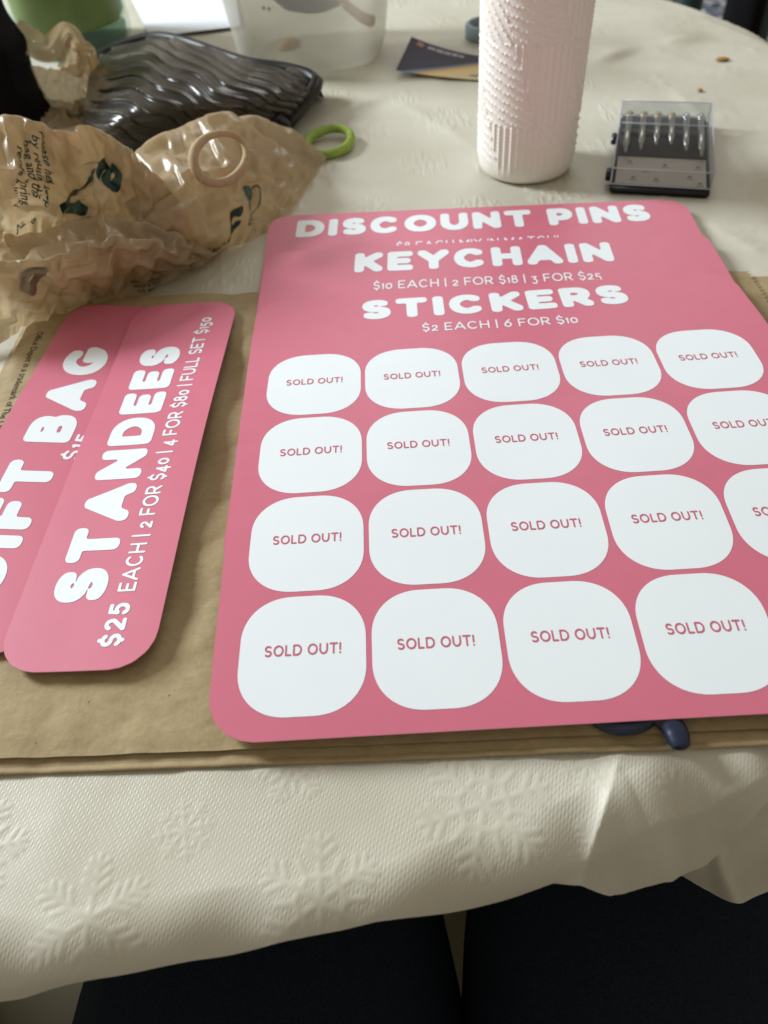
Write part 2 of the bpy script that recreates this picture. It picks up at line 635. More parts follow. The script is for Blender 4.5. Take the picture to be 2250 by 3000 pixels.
# glyph: (width, [strokes]) in a 1 x 1 skeleton box; x is scaled by the width
GL = {
    'A': (1.0, [[(0, 0), (.5, 1), (1, 0)], [(.2, .28), (.8, .28)]]),
    'B': (.72, [[(0, 0), (0, 1), (.5, 1)] + arc(.5, .76, .42, .24, 90, -90) + [(0, .52)],
                [(.5, .52)] + arc(.55, .26, .45, .26, 90, -90) + [(0, 0)]]),
    'C': (.92, [arc(.5, .5, .5, .5, 48, 312, 22)]),
    'D': (.85, [[(0, 0), (0, 1), (.42, 1)] + arc(.42, .5, .58, .5, 90, -90, 18) + [(0, 0)]]),
    'E': (.64, [[(1, 1), (0, 1), (0, 0), (1, 0)], [(0, .5), (.85, .5)]]),
    'F': (.62, [[(1, 1), (0, 1), (0, 0)], [(0, .48), (.85, .48)]]),
    'G': (.98, [arc(.5, .5, .5, .5, 52, 340, 24) + [(1, .40), (.60, .40)]]),
    'H': (.8, [[(0, 0), (0, 1)], [(1, 0), (1, 1)], [(0, .5), (1, .5)]]),
    'I': (.0, [[(0, 0), (0, 1)]]),
    'K': (.75, [[(0, 0), (0, 1)], [(1, 1), (.06, .42)], [(.32, .58), (1, 0)]]),
    'L': (.55, [[(0, 1), (0, 0), (1, 0)]]),
    'M': (1.0, [[(0, 0), (0, 1), (.5, .35), (1, 1), (1, 0)]]),
    'N': (.82, [[(0, 0), (0, 1), (1, 0), (1, 1)]]),
    'O': (1.0, [arc(.5, .5, .5, .5, 0, 360, 30)]),
    'P': (.68, [[(0, 0), (0, 1), (.5, 1)] + arc(.5, .69, .5, .31, 90, -90) + [(0, .38)]]),
    'R': (.72, [[(0, 0), (0, 1), (.5, 1)] + arc(.5, .71, .48, .29, 90, -90) + [(0, .42)], [(.5, .42), (1, 0)]]),
    'S': (.68, [arc(.5, .75, .46, .25, 40, 250, 16) + arc(.5, .25, .5, .25, 70, -140, 16)]),
    'T': (.78, [[(0, 1), (1, 1)], [(.5, 1), (.5, 0)]]),
    'U': (.82, [[(0, 1), (0, .45)] + arc(.5, .45, .5, .45, 180, 360, 18) + [(1, 1)]]),
    'V': (.9, [[(0, 1), (.5, 0), (1, 1)]]),
    'X': (.8, [[(0, 0), (1, 1)], [(0, 1), (1, 0)]]),
    'Y': (.88, [[(0, 1), (.5, .46), (1, 1)], [(.5, .46), (.5, 0)]]),
    '!': (.0, [[(0, 1), (0, .34)], [(0, .02), (0, 0)]]),
    "'": (.0, [[(0, 1), (0, .78)]]),
    '|': (.0, [[(0, 1.08), (0, -.08)]]),
    '$': (.58, [arc(.5, .74, .48, .24, 30, 265, 16) + arc(.5, .26, .5, .25, 85, -150, 16),
                [(.5, 1.0), (.5, 1.16)], [(.5, 0), (.5, -.16)]]),
    # lining numerals
    '2': (.58, [arc(.48, .70, .46, .30, 155, -20, 14) + [(0, 0), (1, 0)]]),
    '5': (.58, [[(.9, 1), (.15, 1), (.08, .56)] + arc(.48, .33, .50, .33, 120, -150, 16)]),
    # old-style numerals
    'a': (.10, [[(0, .62), (1, .70), (1, 0)]]),                                            # 1
    'b': (.60, [arc(.5, .35, .5, .35, 0, 360, 24)]),                                       # 0
    'c': (.52, [arc(.5, .50, .46, .20, 160, -25, 12) + [(0, 0), (1, 0)]]),                 # 2
    'd': (.52, [[(.05, .70), (.92, .70), (.4, .36)] + arc(.45, .06, .5, .30, 80, -140, 14)]),   # 3
    'e': (.60, [[(.7, -.26), (.7, .70), (0, .02), (1, .02)]]),                             # 4
    'f': (.52, [[(.9, .70), (.15, .70), (.08, .34)] + arc(.46, .05, .5, .32, 115, -145, 14)]),  # 5
    'g': (.60, [arc(.5, .30, .5, .30, 0, 360, 20), [(.85, 1.0), (.25, .66), (.02, .34)]]),      # 6
    'h': (.56, [arc(.5, .27, .5, .27, 0, 360, 20), arc(.5, .76, .40, .22, 0, 360, 18)]),        # 8
}
OLD = {'1': 'a', '0': 'b', '2': 'c', '3': 'd', '4': 'e', '5': 'f', '6': 'g', '8': 'h'}


def seg_sdf(segs, hw, p):
    S = np.array(segs, float)

    def f(x, y):
        D = np.full(x.shape, 9.0)
        for ax, ay, bx, by in S:
            dx, dy = bx - ax, by - ay
            L2 = dx * dx + dy * dy + 1e-12
            t = np.clip(((x - ax) * dx + (y - ay) * dy) / L2, 0, 1)
            ex, ey = np.abs(x - ax - t * dx), np.abs(y - ay - t * dy)
            d = (ex ** p + ey ** p) ** (1 / p)
            D = np.minimum(D, d)
        return D - hw
    return f


_gc = {}


def glyph(ch, weight, p, wide, cell):
    k = (ch, weight, p, wide, cell)
    if k in _gc:
        return _gc[k]
    w, strokes = GL[ch]
    hw = weight / 2
    W = w * wide * (1 - weight) if w > 0 else 0.0
    H = 1 - weight
    segs = []
    for s_ in strokes:
        q = [(hw + x * W, hw + y * H) for x, y in s_]
        if len(q) == 1:
            q = q * 2
        segs += [(a[0], a[1], b_[0], b_[1]) for a, b_ in zip(q[:-1], q[1:])]
    ys = [s_[1] for s_ in segs] + [s_[3] for s_ in segs]
    f = seg_sdf(segs, hw, p)
    v, fc = ms(f, -0.02 - cell, W + weight + 0.02 + cell, min(ys) - hw - .04, max(ys) + hw + .04, cell)
    _gc[k] = (v, fc, W + weight)
    return _gc[k]


def text2d(s_, cap, length=None, weight=0.3, p=2.6, wide=1.0, gap=0.08, space=0.42, cell=0.05, old=False):
    """2-D lettering (cm) starting at 0,0 along +x; returns verts, faces, width"""
    pen = 0.0
    items = []
    for ch in s_:
        if ch == ' ':
            pen += space
            continue
        c = OLD.get(ch, ch) if old else ch
        v, f, w = glyph(c, weight, p, wide, cell)
        items.append((pen, v, f))
        pen += w + gap
    total = pen - gap
    k = cap
    kx = (length / total) if length else cap
    V, F = [], []
    for x, v, f in items:
        o = len(V)
        V += [((x + a) * kx, b_ * k) for a, b_ in v]
        F += [tuple(i + o for i in q) for q in f]
    return np.array(V), F, total * kx


def place2d(V2, p0, p1, zf, eps=0.012, center=None):
    """map 2-D verts so that their x axis runs from p0 towards p1; zf gives the surface height"""
    p0, p1 = np.array(p0, float), np.array(p1, float)
    d = (p1 - p0) / np.linalg.norm(p1 - p0)
    n = np.array([-d[1], d[0]])
    P = p0 + V2[:, :1] * d + V2[:, 1:] * n
    return np.c_[P, zf(P[:, 0], P[:, 1]) + eps]


HEAVY = dict(weight=0.285, p=2.7, gap=0.14, space=0.36, cell=0.045)
LIGHT = dict(weight=0.135, p=2.4, gap=0.16, space=0.42, cell=0.038)


def letter(name, s_, p0, p1, cap, zf, m, parent, style, eps=0.012, old=False, wide=1.0, length=None):
    L = np.linalg.norm(np.array(p1, float) - np.array(p0, float))
    V, F, w = text2d(s_, cap, length or L, old=old, wide=wide, **style)
    return mk(name, place2d(V, p0, p1, zf, eps), F, m, parent)


# ------------------------------------------------------------------ setting
TABLE = np.array([(-70, -12), (-45, -21.0), (-22, -22.3), (-10, -22.0), (0, -21.25), (5, -20.35), (8.2, -19.35), (11, -18.3),
                  (15, -17.0), (21, -15.0), (28, -9.5), (34, 2), (37.2, 20), (37.2, 40), (33.6, 52), (30.6, 58),
                  (24, 68), (8, 84), (-25, 90), (-62, 82), (-84, 50), (-86, 15)], float)
OUT = smoothpath(TABLE, 22 * 8, True)[:, :2] if TABLE.shape[1] == 3 else None


def smooth2(pts, n):
    return smoothpath(np.c_[pts, np.zeros(len(pts))], n, True)[:, :2]


OUT = smooth2(TABLE, 22 * 7)


def snoise(X, Y, scale, seed):
    """smooth value noise in -1..1"""
    r = np.random.RandomState(seed)
    G = r.rand(64, 64) * 2 - 1
    x, y = X / scale + 200.37, Y / scale + 200.11
    i, j = np.floor(x).astype(int), np.floor(y).astype(int)
    u, v = x - i, y - j
    u, v = u * u * (3 - 2 * u), v * v * (3 - 2 * v)
    g = lambda a, b_: G[a % 64, b_ % 64]
    return (g(i, j) * (1 - u) + g(i + 1, j) * u) * (1 - v) + (g(i, j + 1) * (1 - u) + g(i + 1, j + 1) * u) * v


def outline_dist(X, Y):
    """signed distance outside the table's outline (cm), and nearest point"""
    D = np.full(X.shape, 1e9)
    NX, NY = np.zeros(X.shape), np.zeros(X.shape)
    inside = np.zeros(X.shape, bool)
    n = len(OUT)
    for i in range(n):
        a, b_ = OUT[i], OUT[(i + 1) % n]
        dx, dy = b_ - a
        t = np.clip(((X - a[0]) * dx + (Y - a[1]) * dy) / (dx * dx + dy * dy), 0, 1)
        px, py = a[0] + t * dx, a[1] + t * dy
        d = np.hypot(X - px, Y - py)
        m_ = d < D
        D[m_] = d[m_]
        NX[m_] = px[m_]
        NY[m_] = py[m_]
        if abs(dy) > 1e-9:
            c = ((a[1] > Y) != (b_[1] > Y)) & (X < (b_[0] - a[0]) * (Y - a[1]) / (b_[1] - a[1]) + a[0])
            inside ^= c
    return np.where(inside, -D, D), NX, NY


def flake_segs(cx, cy, R, rot, kind):
    S = []
    for k in range(6 if kind != 'star' else 8):
        a = rot + k * 2 * math.pi / (6 if kind != 'star' else 8)
        ca, sa = math.cos(a), math.sin(a)

        def P(u, v):
            return (cx + R * (u * ca - v * sa), cy + R * (u * sa + v * ca))
        w = 0.046 * R
        S.append((*P(.05, 0), *P(1, 0), w))
        if kind == 'star':
            for u, l in ((.45, .20), (.72, .18)):
                for s_ in (1, -1):
                    S.append((*P(u, 0), *P(u + l * .8, s_ * l), w * .9))
        elif kind == 'leaf':
            for u, l in ((.38, .26), (.58, .24), (.78, .18)):
                for s_ in (1, -1):
                    S.append((*P(u, 0), *P(u + l * .75, s_ * l * .8), w * 1.05))
        else:
            for s_ in (1, -1):
                S.append((*P(.36, 0), *P(.36, s_ * .21), w))
                S.append((*P(.36, s_ * .205), *P(.60, s_ * .345), w * .9))
                for u, l in ((.62, .24), (.82, .17)):
                    S.append((*P(u, 0), *P(u + l * .8, s_ * l), w))
    return S


FLAKES = [(5.65, -19.45, 2.0, 0.25, 'lace'), (-3.4, -19.75, .9, 0.2, 'star'), (-5.8, -22.1, 1.75, 0.52, 'leaf'),
          (0.75, -21.9, 1.8, 0.56, 'lace'), (12.4, -20.3, 1.9, 0.1, 'lace'), (9.0, -18.3, .95, 0.3, 'star'),
          (-9.8, -20.1, 1.6, 0.2, 'lace'), (-0.2, -17.9, 1.2, 0.1, 'lace'), (9.0, -20.9, 1.1, 0.1, 'leaf'),
          (15.6, -18.2, 1.2, 0.3, 'star')]
rnd = random.Random(4)
for i in range(-9, 8):
    for j in range(-1, 13):
        FLAKES.append((i * 6.3 + rnd.uniform(-1, 1) + (j % 2) * 3, j * 6.3 + rnd.uniform(-1, 1), rnd.uniform(1.0, 2.3),
                       rnd.uniform(0, 1), rnd.choice(['lace', 'leaf', 'star'])))


def flake_mask(X, Y):
    Mk = np.zeros(X.shape)
    for cx, cy, R, rot, kind in FLAKES:
        sel = (np.abs(X - cx) < R * 1.25) & (np.abs(Y - cy) < R * 1.25)
        if not sel.any():
            continue
        x, y = X[sel], Y[sel]
        d = np.full(x.shape, 9.0)
        for ax, ay, bx, by, w in flake_segs(cx, cy, R, rot, kind):
            dx, dy = bx - ax, by - ay
            t = np.clip(((x - ax) * dx + (y - ay) * dy) / (dx * dx + dy * dy), 0, 1)
            d = np.minimum(d, np.hypot(x - ax - t * dx, y - ay - t * dy) - w)
        Mk[sel] = np.maximum(Mk[sel], np.clip(0.5 - d / 0.055, 0, 1))
    return Mk


def crease(X, Y, x0, y0, x1, y1, amp, w, side=0.0):
    """a fold line between two points: a raised ridge, with one side sitting a little higher"""
    dx, dy = x1 - x0, y1 - y0
    L = math.hypot(dx, dy)
    t = ((X - x0) * dx + (Y - y0) * dy) / L
    s_ = ((X - x0) * -dy + (Y - y0) * dx) / L
    env = np.clip(t / 4, 0, 1) * np.clip((L - t) / 4, 0, 1)
    env = env * env * (3 - 2 * env)
    return env * (amp * np.exp(-np.abs(s_) / w) + side * np.exp(-(s_ / (w * 3)) ** 2) * np.tanh(s_ / (w * .5)))


CREASES = []
for (a, b_, amp, w, sd) in (((690, 262), (862, 205), .28, .9, .20), ((850, 215), (1040, 330), .14, .7, .05),
                            ((1262, 148), (1400, 100), .34, 1.0, .28), ((1390, 102), (1560, 82), .34, 1.2, .25),
                            ((640, 320), (790, 470), .10, .6, .05), ((1500, 470), (1659, 560), .16, .5, .08),
                            ((1440, 180), (1659, 420), .12, .8, .05), ((980, 190), (720, 60), .12, .8, .05),
                            ((0, 1660), (160, 1690), .2, .8, .1), ((350, 1640), (620, 1800), .05, .6, .03),
                            ((1290, 1660), (1420, 1790), .14, .6, .10), ((560, 600), (320, 690), .1, .5, .05),
                            ((1540, 300), (1659, 320), .14, .6, .05)):
    p, q = at(*a), at(*b_)
    CREASES.append((p[0], p[1], q[0], q[1], amp * 1.0, w, sd * 1.0))


def cloth_top(X, Y):
    Z = 0.05 * snoise(X, Y, 9, 1) + 0.03 * snoise(X, Y, 4, 2) + 0.012 * snoise(X, Y, 1.4, 3)
    for c in CREASES:
        Z = Z + crease(X, Y, *c)
    return Z


def net_surface(rows):
    """rows: list of lists of (x, y, z) cm; bicubic (Catmull-Rom) evaluation at u, v in 0..1"""
    G = np.array(rows, float)
    nv, nu = G.shape[:2]
    Gp = np.zeros((nv + 2, nu + 2, 3))
    Gp[1:-1, 1:-1] = G
    Gp[0, 1:-1] = 2 * G[0] - G[1]
    Gp[-1, 1:-1] = 2 * G[-1] - G[-2]
    Gp[:, 0] = 2 * Gp[:, 1] - Gp[:, 2]
    Gp[:, -1] = 2 * Gp[:, -2] - Gp[:, -3]

    def w(t):
        return np.stack([-.5 * t + t * t - .5 * t ** 3, 1 - 2.5 * t * t + 1.5 * t ** 3, .5 * t + 2 * t * t - 1.5 * t ** 3,
                         -.5 * t * t + .5 * t ** 3], 0)

    def f(U, Vv):
        x = np.clip(U, 0, 1) * (nu - 1)
        y = np.clip(Vv, 0, 1) * (nv - 1)
        i = np.minimum(x.astype(int), nu - 2)
        j = np.minimum(y.astype(int), nv - 2)
        wu, wv = w(x - i), w(y - j)
        out = 0
        for a in range(4):
            for b_ in range(4):
                out = out + (wv[a] * wu[b_])[..., None] * Gp[j + a, i + b_]
        return out
    return f


def build_cloth():
    xs = np.concatenate([np.arange(-92, -15, 1.0), np.arange(-15, 21, 0.055), np.arange(21, 48, .25)])
    ys = np.concatenate([np.arange(-30, -25.5, .5), np.arange(-25.5, -16.5, 0.055), np.arange(-16.5, 20, .25),
                         np.arange(20, 97, .4)])
    X, Y = np.meshgrid(xs, ys)
    D, NX, NY = outline_dist(X, Y)
    # how far the cloth hangs, and how steeply: steep on the left, flared folds towards the right corner
    flare = 1 / (1 + np.exp(-(NX - 6.8) / 1.1))
    hem = 2.35 + 0.25 * np.sin(NX * .55 + 1) + 0.12 * np.sin(NX * 1.7)
    fold = np.interp(NX, [-15, -8, -3, 2, 4.9, 6.9, 8.5, 10.3, 12.0, 13.2, 14.3, 14.9, 16, 19, 30],
                     [1.8, 1.75, 1.5, 1.4, 1.6, 1.75, 2.35, 2.8, 2.6, 2.3, 1.9, 1.6, 1.5, 2.2, 2.5])
    front = NY < 0
    hem = np.where(front, fold, hem)
    # pull everything beyond the hem back onto it
    over = D > hem
    sc_ = np.where(over, hem / np.maximum(D, 1e-6), 1.0)
    X2, Y2 = NX + (X - NX) * sc_, NY + (Y - NY) * sc_
    D2 = np.minimum(D, hem)
    r = 1.75
    d = np.maximum(D2, 0)
    steep = 4.2 - 2.9 * flare
    bend = r - np.sqrt(np.maximum(r * r - np.minimum(d, r * .93) ** 2, 0))
    zz = -bend - np.maximum(d - r * .93, 0) * steep
    soft = -d * d / (2 * r) * .9 - np.maximum(d - 1.6, 0) * .5
    zz = zz * (1 - flare) + soft * flare * 1.15
    wave = np.clip(d / 2.0, 0, 1.3)
    zz = zz + wave * (0.22 * np.sin(X2 * .85 + .6) + .10 * np.sin(X2 * 2.0 + 2.0)) * (1 - flare)
    # big folds over the right-hand corner
    ridge = lambda x0, y0, x1, y1, a, w, s_: crease(X2, Y2, x0, y0, x1, y1, a, w, s_)
    zz = zz + flare * wave * (0.55 * np.sin((X2 - 9.0) * 1.5 + (Y2 + 19) * .8))
    A = at(1360, 1712)
    B = at(1230, 1900)
    zz = zz + ridge(A[0] + .5, A[1] + 2.2, B[0] - .6, B[1] - 2, .45, .55, .12)
    A2 = at(1370, 1720)
    B2 = at(1470, 1880)
    zz = zz - ridge(A2[0] - .3, A2[1] + 1.5, B2[0] + .3, B2[1] - 2, .30, .45, .10)
    A3 = at(1450, 1800)
    B3 = at(1640, 1800)
    zz = zz + ridge(A3[0] - 1.5, A3[1] - .2, B3[0] + 1, B3[1], .28, .5, -.1)
    Mk = flake_mask(X2, Y2)
    Z = cloth_top(X2, Y2) * np.clip(1 - d / 3, .3, 1) + zz + np.where(Y2 < -14, .0145, .040) * Mk
    # pressed flat where the paper bag lies on it
    ins = np.clip(np.minimum(np.minimum(X2 + 16.0, 23.4 - X2), np.minimum(Y2 + 17.95, 8.0 - Y2)) / .35, 0, 1) * (d <= 0)
    Z = Z * (1 - ins) + ins * np.minimum(Z, 0.01)
    keep = D - hem < 0
    nx, ny = len(xs), len(ys)
    idx = np.arange(nx * ny).reshape(ny, nx)
    anyk = keep[:-1, :-1] | keep[1:, :-1] | keep[:-1, 1:] | keep[1:, 1:]
    q = np.stack([idx[:-1, :-1], idx[:-1, 1:], idx[1:, 1:], idx[1:, :-1]], -1)[anyk]
    used = np.zeros(nx * ny, bool)
    used[q.ravel()] = True
    re = np.cumsum(used) - 1
    V = np.c_[X2.ravel(), Y2.ravel(), Z.ravel()][used]
    o = mk('tablecloth', V, re[q], M['cloth'], attrs={'flake': Mk.ravel()[used]})
    # the layer of the cloth that hangs behind the front corner fold
    top_ = [at(x, y, z) for x, y, z in ((1395, 1850, -2.6), (1450, 1830, -3.0), (1520, 1800, -3.2), (1560, 1770, -3.3), (1610, 1740, -3.4), (1670, 1700, -3.4), (1760, 1640, -3.4))]
    mid_ = [at(x, y, z) for x, y, z in ((1400, 1868, -4.2), (1455, 1860, -5.0), (1520, 1862, -5.2), (1562, 1865, -4.6), (1615, 1850, -5.4), (1675, 1830, -5.6), (1770, 1790, -5.6))]
    bot_ = [at(x, y, z) for x, y, z in ((1405, 1882, -6.0), (1462, 1888, -7.0), (1530, 1925, -7.4), (1590, 1952, -6.6), (1630, 1938, -7.4), (1685, 1915, -8.0), (1780, 1880, -8.0))]
    fs = net_surface([top_, mid_, bot_])
    Uu, Vv = np.meshgrid(np.linspace(0, 1, 160), np.linspace(0, 1, 90))
    Q = fs(Uu, Vv)
    Q[..., 2] += .05 * snoise(Q[..., 0], Q[..., 1] * 2, .8, 77) + .02 * snoise(Q[..., 0], Q[..., 1] * 2, .3, 78)
    mk('hanging_fold', Q.reshape(-1, 3), grid_faces(160, 90), M['cloth'], o, attrs={'flake': np.zeros(Q.size // 3)})
    tag(o, 'cream embossed snowflake tablecloth covering the whole table under everything', 'tablecloth')
    return o


build_cloth()

# table under the cloth
tb = thing('table', (-20, 30, -75), 'table hidden under the cream snowflake tablecloth', 'table')
inner = OUT + (np.array([-22, 33]) - OUT) * 0.006
n = len(inner)
V = [(x, y, -0.35) for x, y in inner] + [(x, y, -1.7) for x, y in inner]
F = [tuple(range(n)), tuple(reversed(range(n, 2 * n)))] + [(i, n + i, n + (i + 1) % n, (i + 1) % n) for i in range(n)]
mk('tabletop', V, F, M['tabletop'], tb, smooth=False)
for x, y in ((-62, 2), (18, 0), (20, 60), (-62, 66)):
    mk('leg', *xf(boxvf(-2.5, 2.5, -2.5, 2.5, -75, -1.75, .4), 0, (x, y, 0)), M['tabletop'], tb, smooth=False)

# floor
V, F = boxvf(-300, 400, -200, 600, -76, -75)
fl = mk('floor', V, F, M['floor'], None, smooth=False, kind='structure')


# ------------------------------------------------------------------ flat kraft paper bag
def kz(X, Y):
    g = 0.31 + 0.05 * snoise(X, Y, 3.1, 11) + 0.035 * snoise(X * 1.6, Y, 1.3, 12) + 0.012 * snoise(X, Y * 1.5, .55, 13)
    # soft cockles in the open strip between the two groups of cards
    w_ = np.exp(-((X + 4.2) / 1.6) ** 2) * np.clip((Y + 15) / 4, 0, 1)
    g = g + w_ * (0.10 * np.sin(Y * .9 + X * .8) + .09 * (np.abs(np.sin(Y * 1.15 - X * .9 + snoise(X, Y, 2.5, 15))) ** .7 - .6))
    g = g + .03 * np.abs(snoise(X + Y * .4, Y - X * .3, 1.7, 16)) + .02 * np.abs(snoise(X * .7 - Y, Y + X, 1.1, 17))
    return g


def kraft_panel(name, quad, zoff, teeth, parent, nu=260, nv=170):
    u = np.linspace(0, 1, nu)
    v = np.linspace(0, 1, nv)
    Uu, Vv = np.meshgrid(u, v)
    bl, br, tr, tl = [np.array(q, float) for q in quad]
    P = (bl * ((1 - Uu) * (1 - Vv))[..., None] + br * (Uu * (1 - Vv))[..., None] + tr * (Uu * Vv)[..., None] +
         tl * ((1 - Uu) * Vv)[..., None])
    if teeth:
        P[:, -1, 0] += 0.22 * (np.arange(nv) % 2) - .1
    X, Y = P[..., 0], P[..., 1]
    Z = kz(X, Y) * 1.0 + zoff
    edge = np.minimum(np.minimum(Vv, 1 - Vv) * 25, np.minimum(Uu, 1 - Uu) * 35)
    Z = np.maximum(Z - 0.06 * np.exp(-(edge / .35) ** 2), .045)
    V = np.c_[X.ravel(), Y.ravel(), Z.ravel()]
    return mk(name, V, grid_faces(nu, nv), M['kraft'], parent)


kb = thing('paper_bag', (3, -4, 0), 'flat brown kraft paper bag lying under the pink cards', 'paper bag')
kraft_panel('lower_panel', ((-16.2, -17.62), (23.6, -18.25), (24.3, 8.1), (-16.5, 10.3)), -0.20, True, kb)
kraft_panel('upper_panel', ((-15.9, -17.18), (23.0, -17.75), (23.0, 8.45), (-16.1, 10.15)), 0.0, True, kb)
# seam line of the folded flap near the lower edge, a strip of the bag's own paper
nu = 260
U_ = np.linspace(0, 1, nu)
rows = []
for k, (dy, dz) in enumerate(((-.24, -.20), (-.26, -.15), (-.12, -.14), (.10, -.22))):
    x = -15.9 + U_ * 39
    y = -17.42 - U_ * .57 + dy
    rows.append(np.c_[x, y, kz(x, y) + dz - .06])
mk('folded_edge', np.concatenate(rows), grid_faces(nu, 4), M['kraft'], kb)

# printed line along the left end
SM = dict(weight=0.12, p=2.0, gap=0.12, space=0.3, cell=0.05)


def curve_text(name, s_, size, fn, m, parent, shear=0.0, bold=0.0, subdiv=None):
    """built-in font text turned into a mesh; fn maps (n, 2) local cm -> (n, 3) world cm"""
    cu = bpy.data.curves.new(name, 'FONT')
    cu.body = s_
    cu.size = size
    cu.shear = shear
    cu.offset = bold
    cu.resolution_u = 3
    ob = bpy.data.objects.new(name, cu)
    COL.objects.link(ob)
    dg = bpy.context.evaluated_depsgraph_get()
    me = bpy.data.meshes.new_from_object(ob.evaluated_get(dg))
    bpy.data.objects.remove(ob)
    bm = bmesh.new()
    bm.from_mesh(me)
    bpy.data.meshes.remove(me)
    if subdiv:
        for _ in range(5):
            es = [e for e in bm.edges if e.calc_length() > subdiv]
            if not es:
                break
            bmesh.ops.subdivide_edges(bm, edges=es, cuts=1)
            bmesh.ops.triangulate(bm, faces=bm.faces[:])
    P = np.array([(v.co.x, v.co.y) for v in bm.verts])
    bm.verts.index_update()
    F = [tuple(v.index for v in f.verts) for f in bm.faces]
    bm.free()
    return mk(name, fn(P), F, m, parent)


def line_map(p0, p1, zf, eps):
    return lambda P: place2d(P, p0, p1, zf, eps)


curve_text('printed_line', 'Office Depot is a trademark of The Office Club, Inc.', 0.50,
           line_map((-15.25, 7.0), (-14.9, -7), kz, 0.02), M['kraft_ink'], kb, subdiv=.4)


# ------------------------------------------------------------------ pink cards
def build_card(name, quad, zf, radius, label, cat, group, thick=0.045, cell=0.4):
    """quad: bl, br, tr, tl (cm). Returns thing and a map (u, v in cm on the card) -> x, y"""
    bl, br, tr, tl = [np.array(q, float) for q in quad]
    W = (np.linalg.norm(br - bl) + np.linalg.norm(tr - tl)) / 2
    H = (np.linalg.norm(tl - bl) + np.linalg.norm(tr - br)) / 2

    def m2(U, Vv):
        a, b_ = (np.asarray(U) / W)[..., None], (np.asarray(Vv) / H)[..., None]
        return bl * (1 - a) * (1 - b_) + br * a * (1 - b_) + tr * a * b_ + tl * (1 - a) * b_
    v2, f = ms(rbox(W / 2, H / 2, W / 2 - .001, H / 2 - .001, radius), -.05, W + .05, -.05, H + .05, cell)
    P = m2(v2[:, 0], v2[:, 1])
    Z = zf(P[:, 0], P[:, 1])
    top = np.c_[P, Z]
    c = P.mean(0)
    t = thing(name, (c[0], c[1], float(Z.min())), label, cat, group)
    mk('card_face', top, f, M['pink'], t)
    # boundary wall and back
    ec = {}
    for q in f:
        for a, b_ in zip(q, q[1:] + q[:1]):
            ec[(a, b_)] = ec.get((a, b_), 0) + 1
    be = [(a, b_) for (a, b_) in ec if (b_, a) not in ec]
    nV = len(top)
    low = top.copy()
    low[:, 2] -= thick
    VV = np.r_[top, low]
    FF = [(b_, a, a + nV, b_ + nV) for a, b_ in be] + [tuple(reversed([i + nV for i in q])) for q in f]
    VV[:nV, 2] -= 0.003
    mk('card_back', VV, FF, M['pink_edge'], t, smooth=False)
    return t


def bow(h, a=0.0031111, y0=-4.5):
    return lambda X, Y: h - a * (Y - y0) ** 2 + .022 * snoise(X, Y, 5.5, 91)


# --- discount pins card (lowest of the three)
def z_disc(X, Y):
    return 0.50 + 0.008 * (X + 3) * 0 + 0.10 * np.exp(-((Y - 18) / 2.5) ** 2)


disc = build_card('price_sign', ((-3.35, -8.5), (20.9, -8.3), (21.75, 16.35), (-3.5, 17.75)), z_disc, 1.45,
                  'bottom pink price sign reading DISCOUNT PINS, topmost edge nearest the white tumbler', 'sign',
                  'pink price signs in the right-hand pile')
letter('heading_lettering', 'DISCOUNT PINS', (-1.75, 14.95), (19.3, 14.05), 1.95, z_disc, M['print_white'], disc, HEAVY)
letter('price_lettering', "$8 EACH MIX 'N MATCH!", (4.25, 12.72), (13.6, 12.27), 0.85, z_disc, M['print_white'], disc, LIGHT, old=True)


# --- keychain card
def z_key(X, Y):
    return 0.72 + 0.0 * X


key = build_card('price_sign', ((-3.28, -10.4), (21.3, -10.8), (21.68, 12.25), (-3.35, 13.05)), z_key, 1.4,
                 'middle pink price sign reading KEYCHAIN, $10 EACH', 'sign',
                 'pink price signs in the right-hand pile')
letter('heading_lettering', 'KEYCHAIN', tuple(at(764, 583, .89)[:2]), tuple(at(1330, 558, .89)[:2]), 2.05, z_key, M['print_white'], key, HEAVY)
letter('price_lettering', '$10 EACH | 2 FOR $18 | 3 FOR $25', tuple(at(806, 620, .89)[:2]), tuple(at(1302, 597, .89)[:2]), .80,
       z_key, M['print_white'], key, LIGHT, old=True)

# --- stickers card on top, gently arched over the scissors
z_top = bow(1.30)
top = build_card('price_sign', ((-2.93, -17.42), (21.95, -17.35), (21.45, 7.55), (-3.33, 7.72)), z_top, 1.6,
                 'top pink price sign reading STICKERS with a grid of white SOLD OUT spaces', 'sign',
                 'pink price signs in the right-hand pile')
letter('heading_lettering', 'STICKERS', (2.2, 5.05), (15.75, 4.93), 1.95, z_top, M['print_white'], top, HEAVY)
letter('price_lettering', '$2 EACH | 6 FOR $10', (5.22, 3.60), (12.85, 3.43), .72, z_top, M['print_white'], top, LIGHT, old=True)
PITCH_Y = 4.5 * 1.0576
blob = rbox(0, 0, 2.15, 2.27, 1.75, 2.15)
for r in range(4):
    for c in range(5):
        cx, cy = c * 4.5 + (0.02 * r), -r * PITCH_Y
        v2, f = ms(blob, -2.3, 2.3, -2.4, 2.4, 0.12)
        P = np.c_[v2[:, 0] + cx, v2[:, 1] + cy - 0.12]
        lab = mk('white_space', np.c_[P, z_top(P[:, 0], P[:, 1]) + 0.008], f, M['print_white'], top)
        V, F, w = text2d('SOLD OUT!', 0.43, 2.6, wide=1.02, **dict(LIGHT, weight=0.165, cell=.05))
        P = np.c_[V[:, 0] + cx - 1.3, V[:, 1] + cy - 0.215]
        mk('lettering', np.c_[P, z_top(P[:, 0], P[:, 1]) + 0.017], F, M['print_pink'], lab)


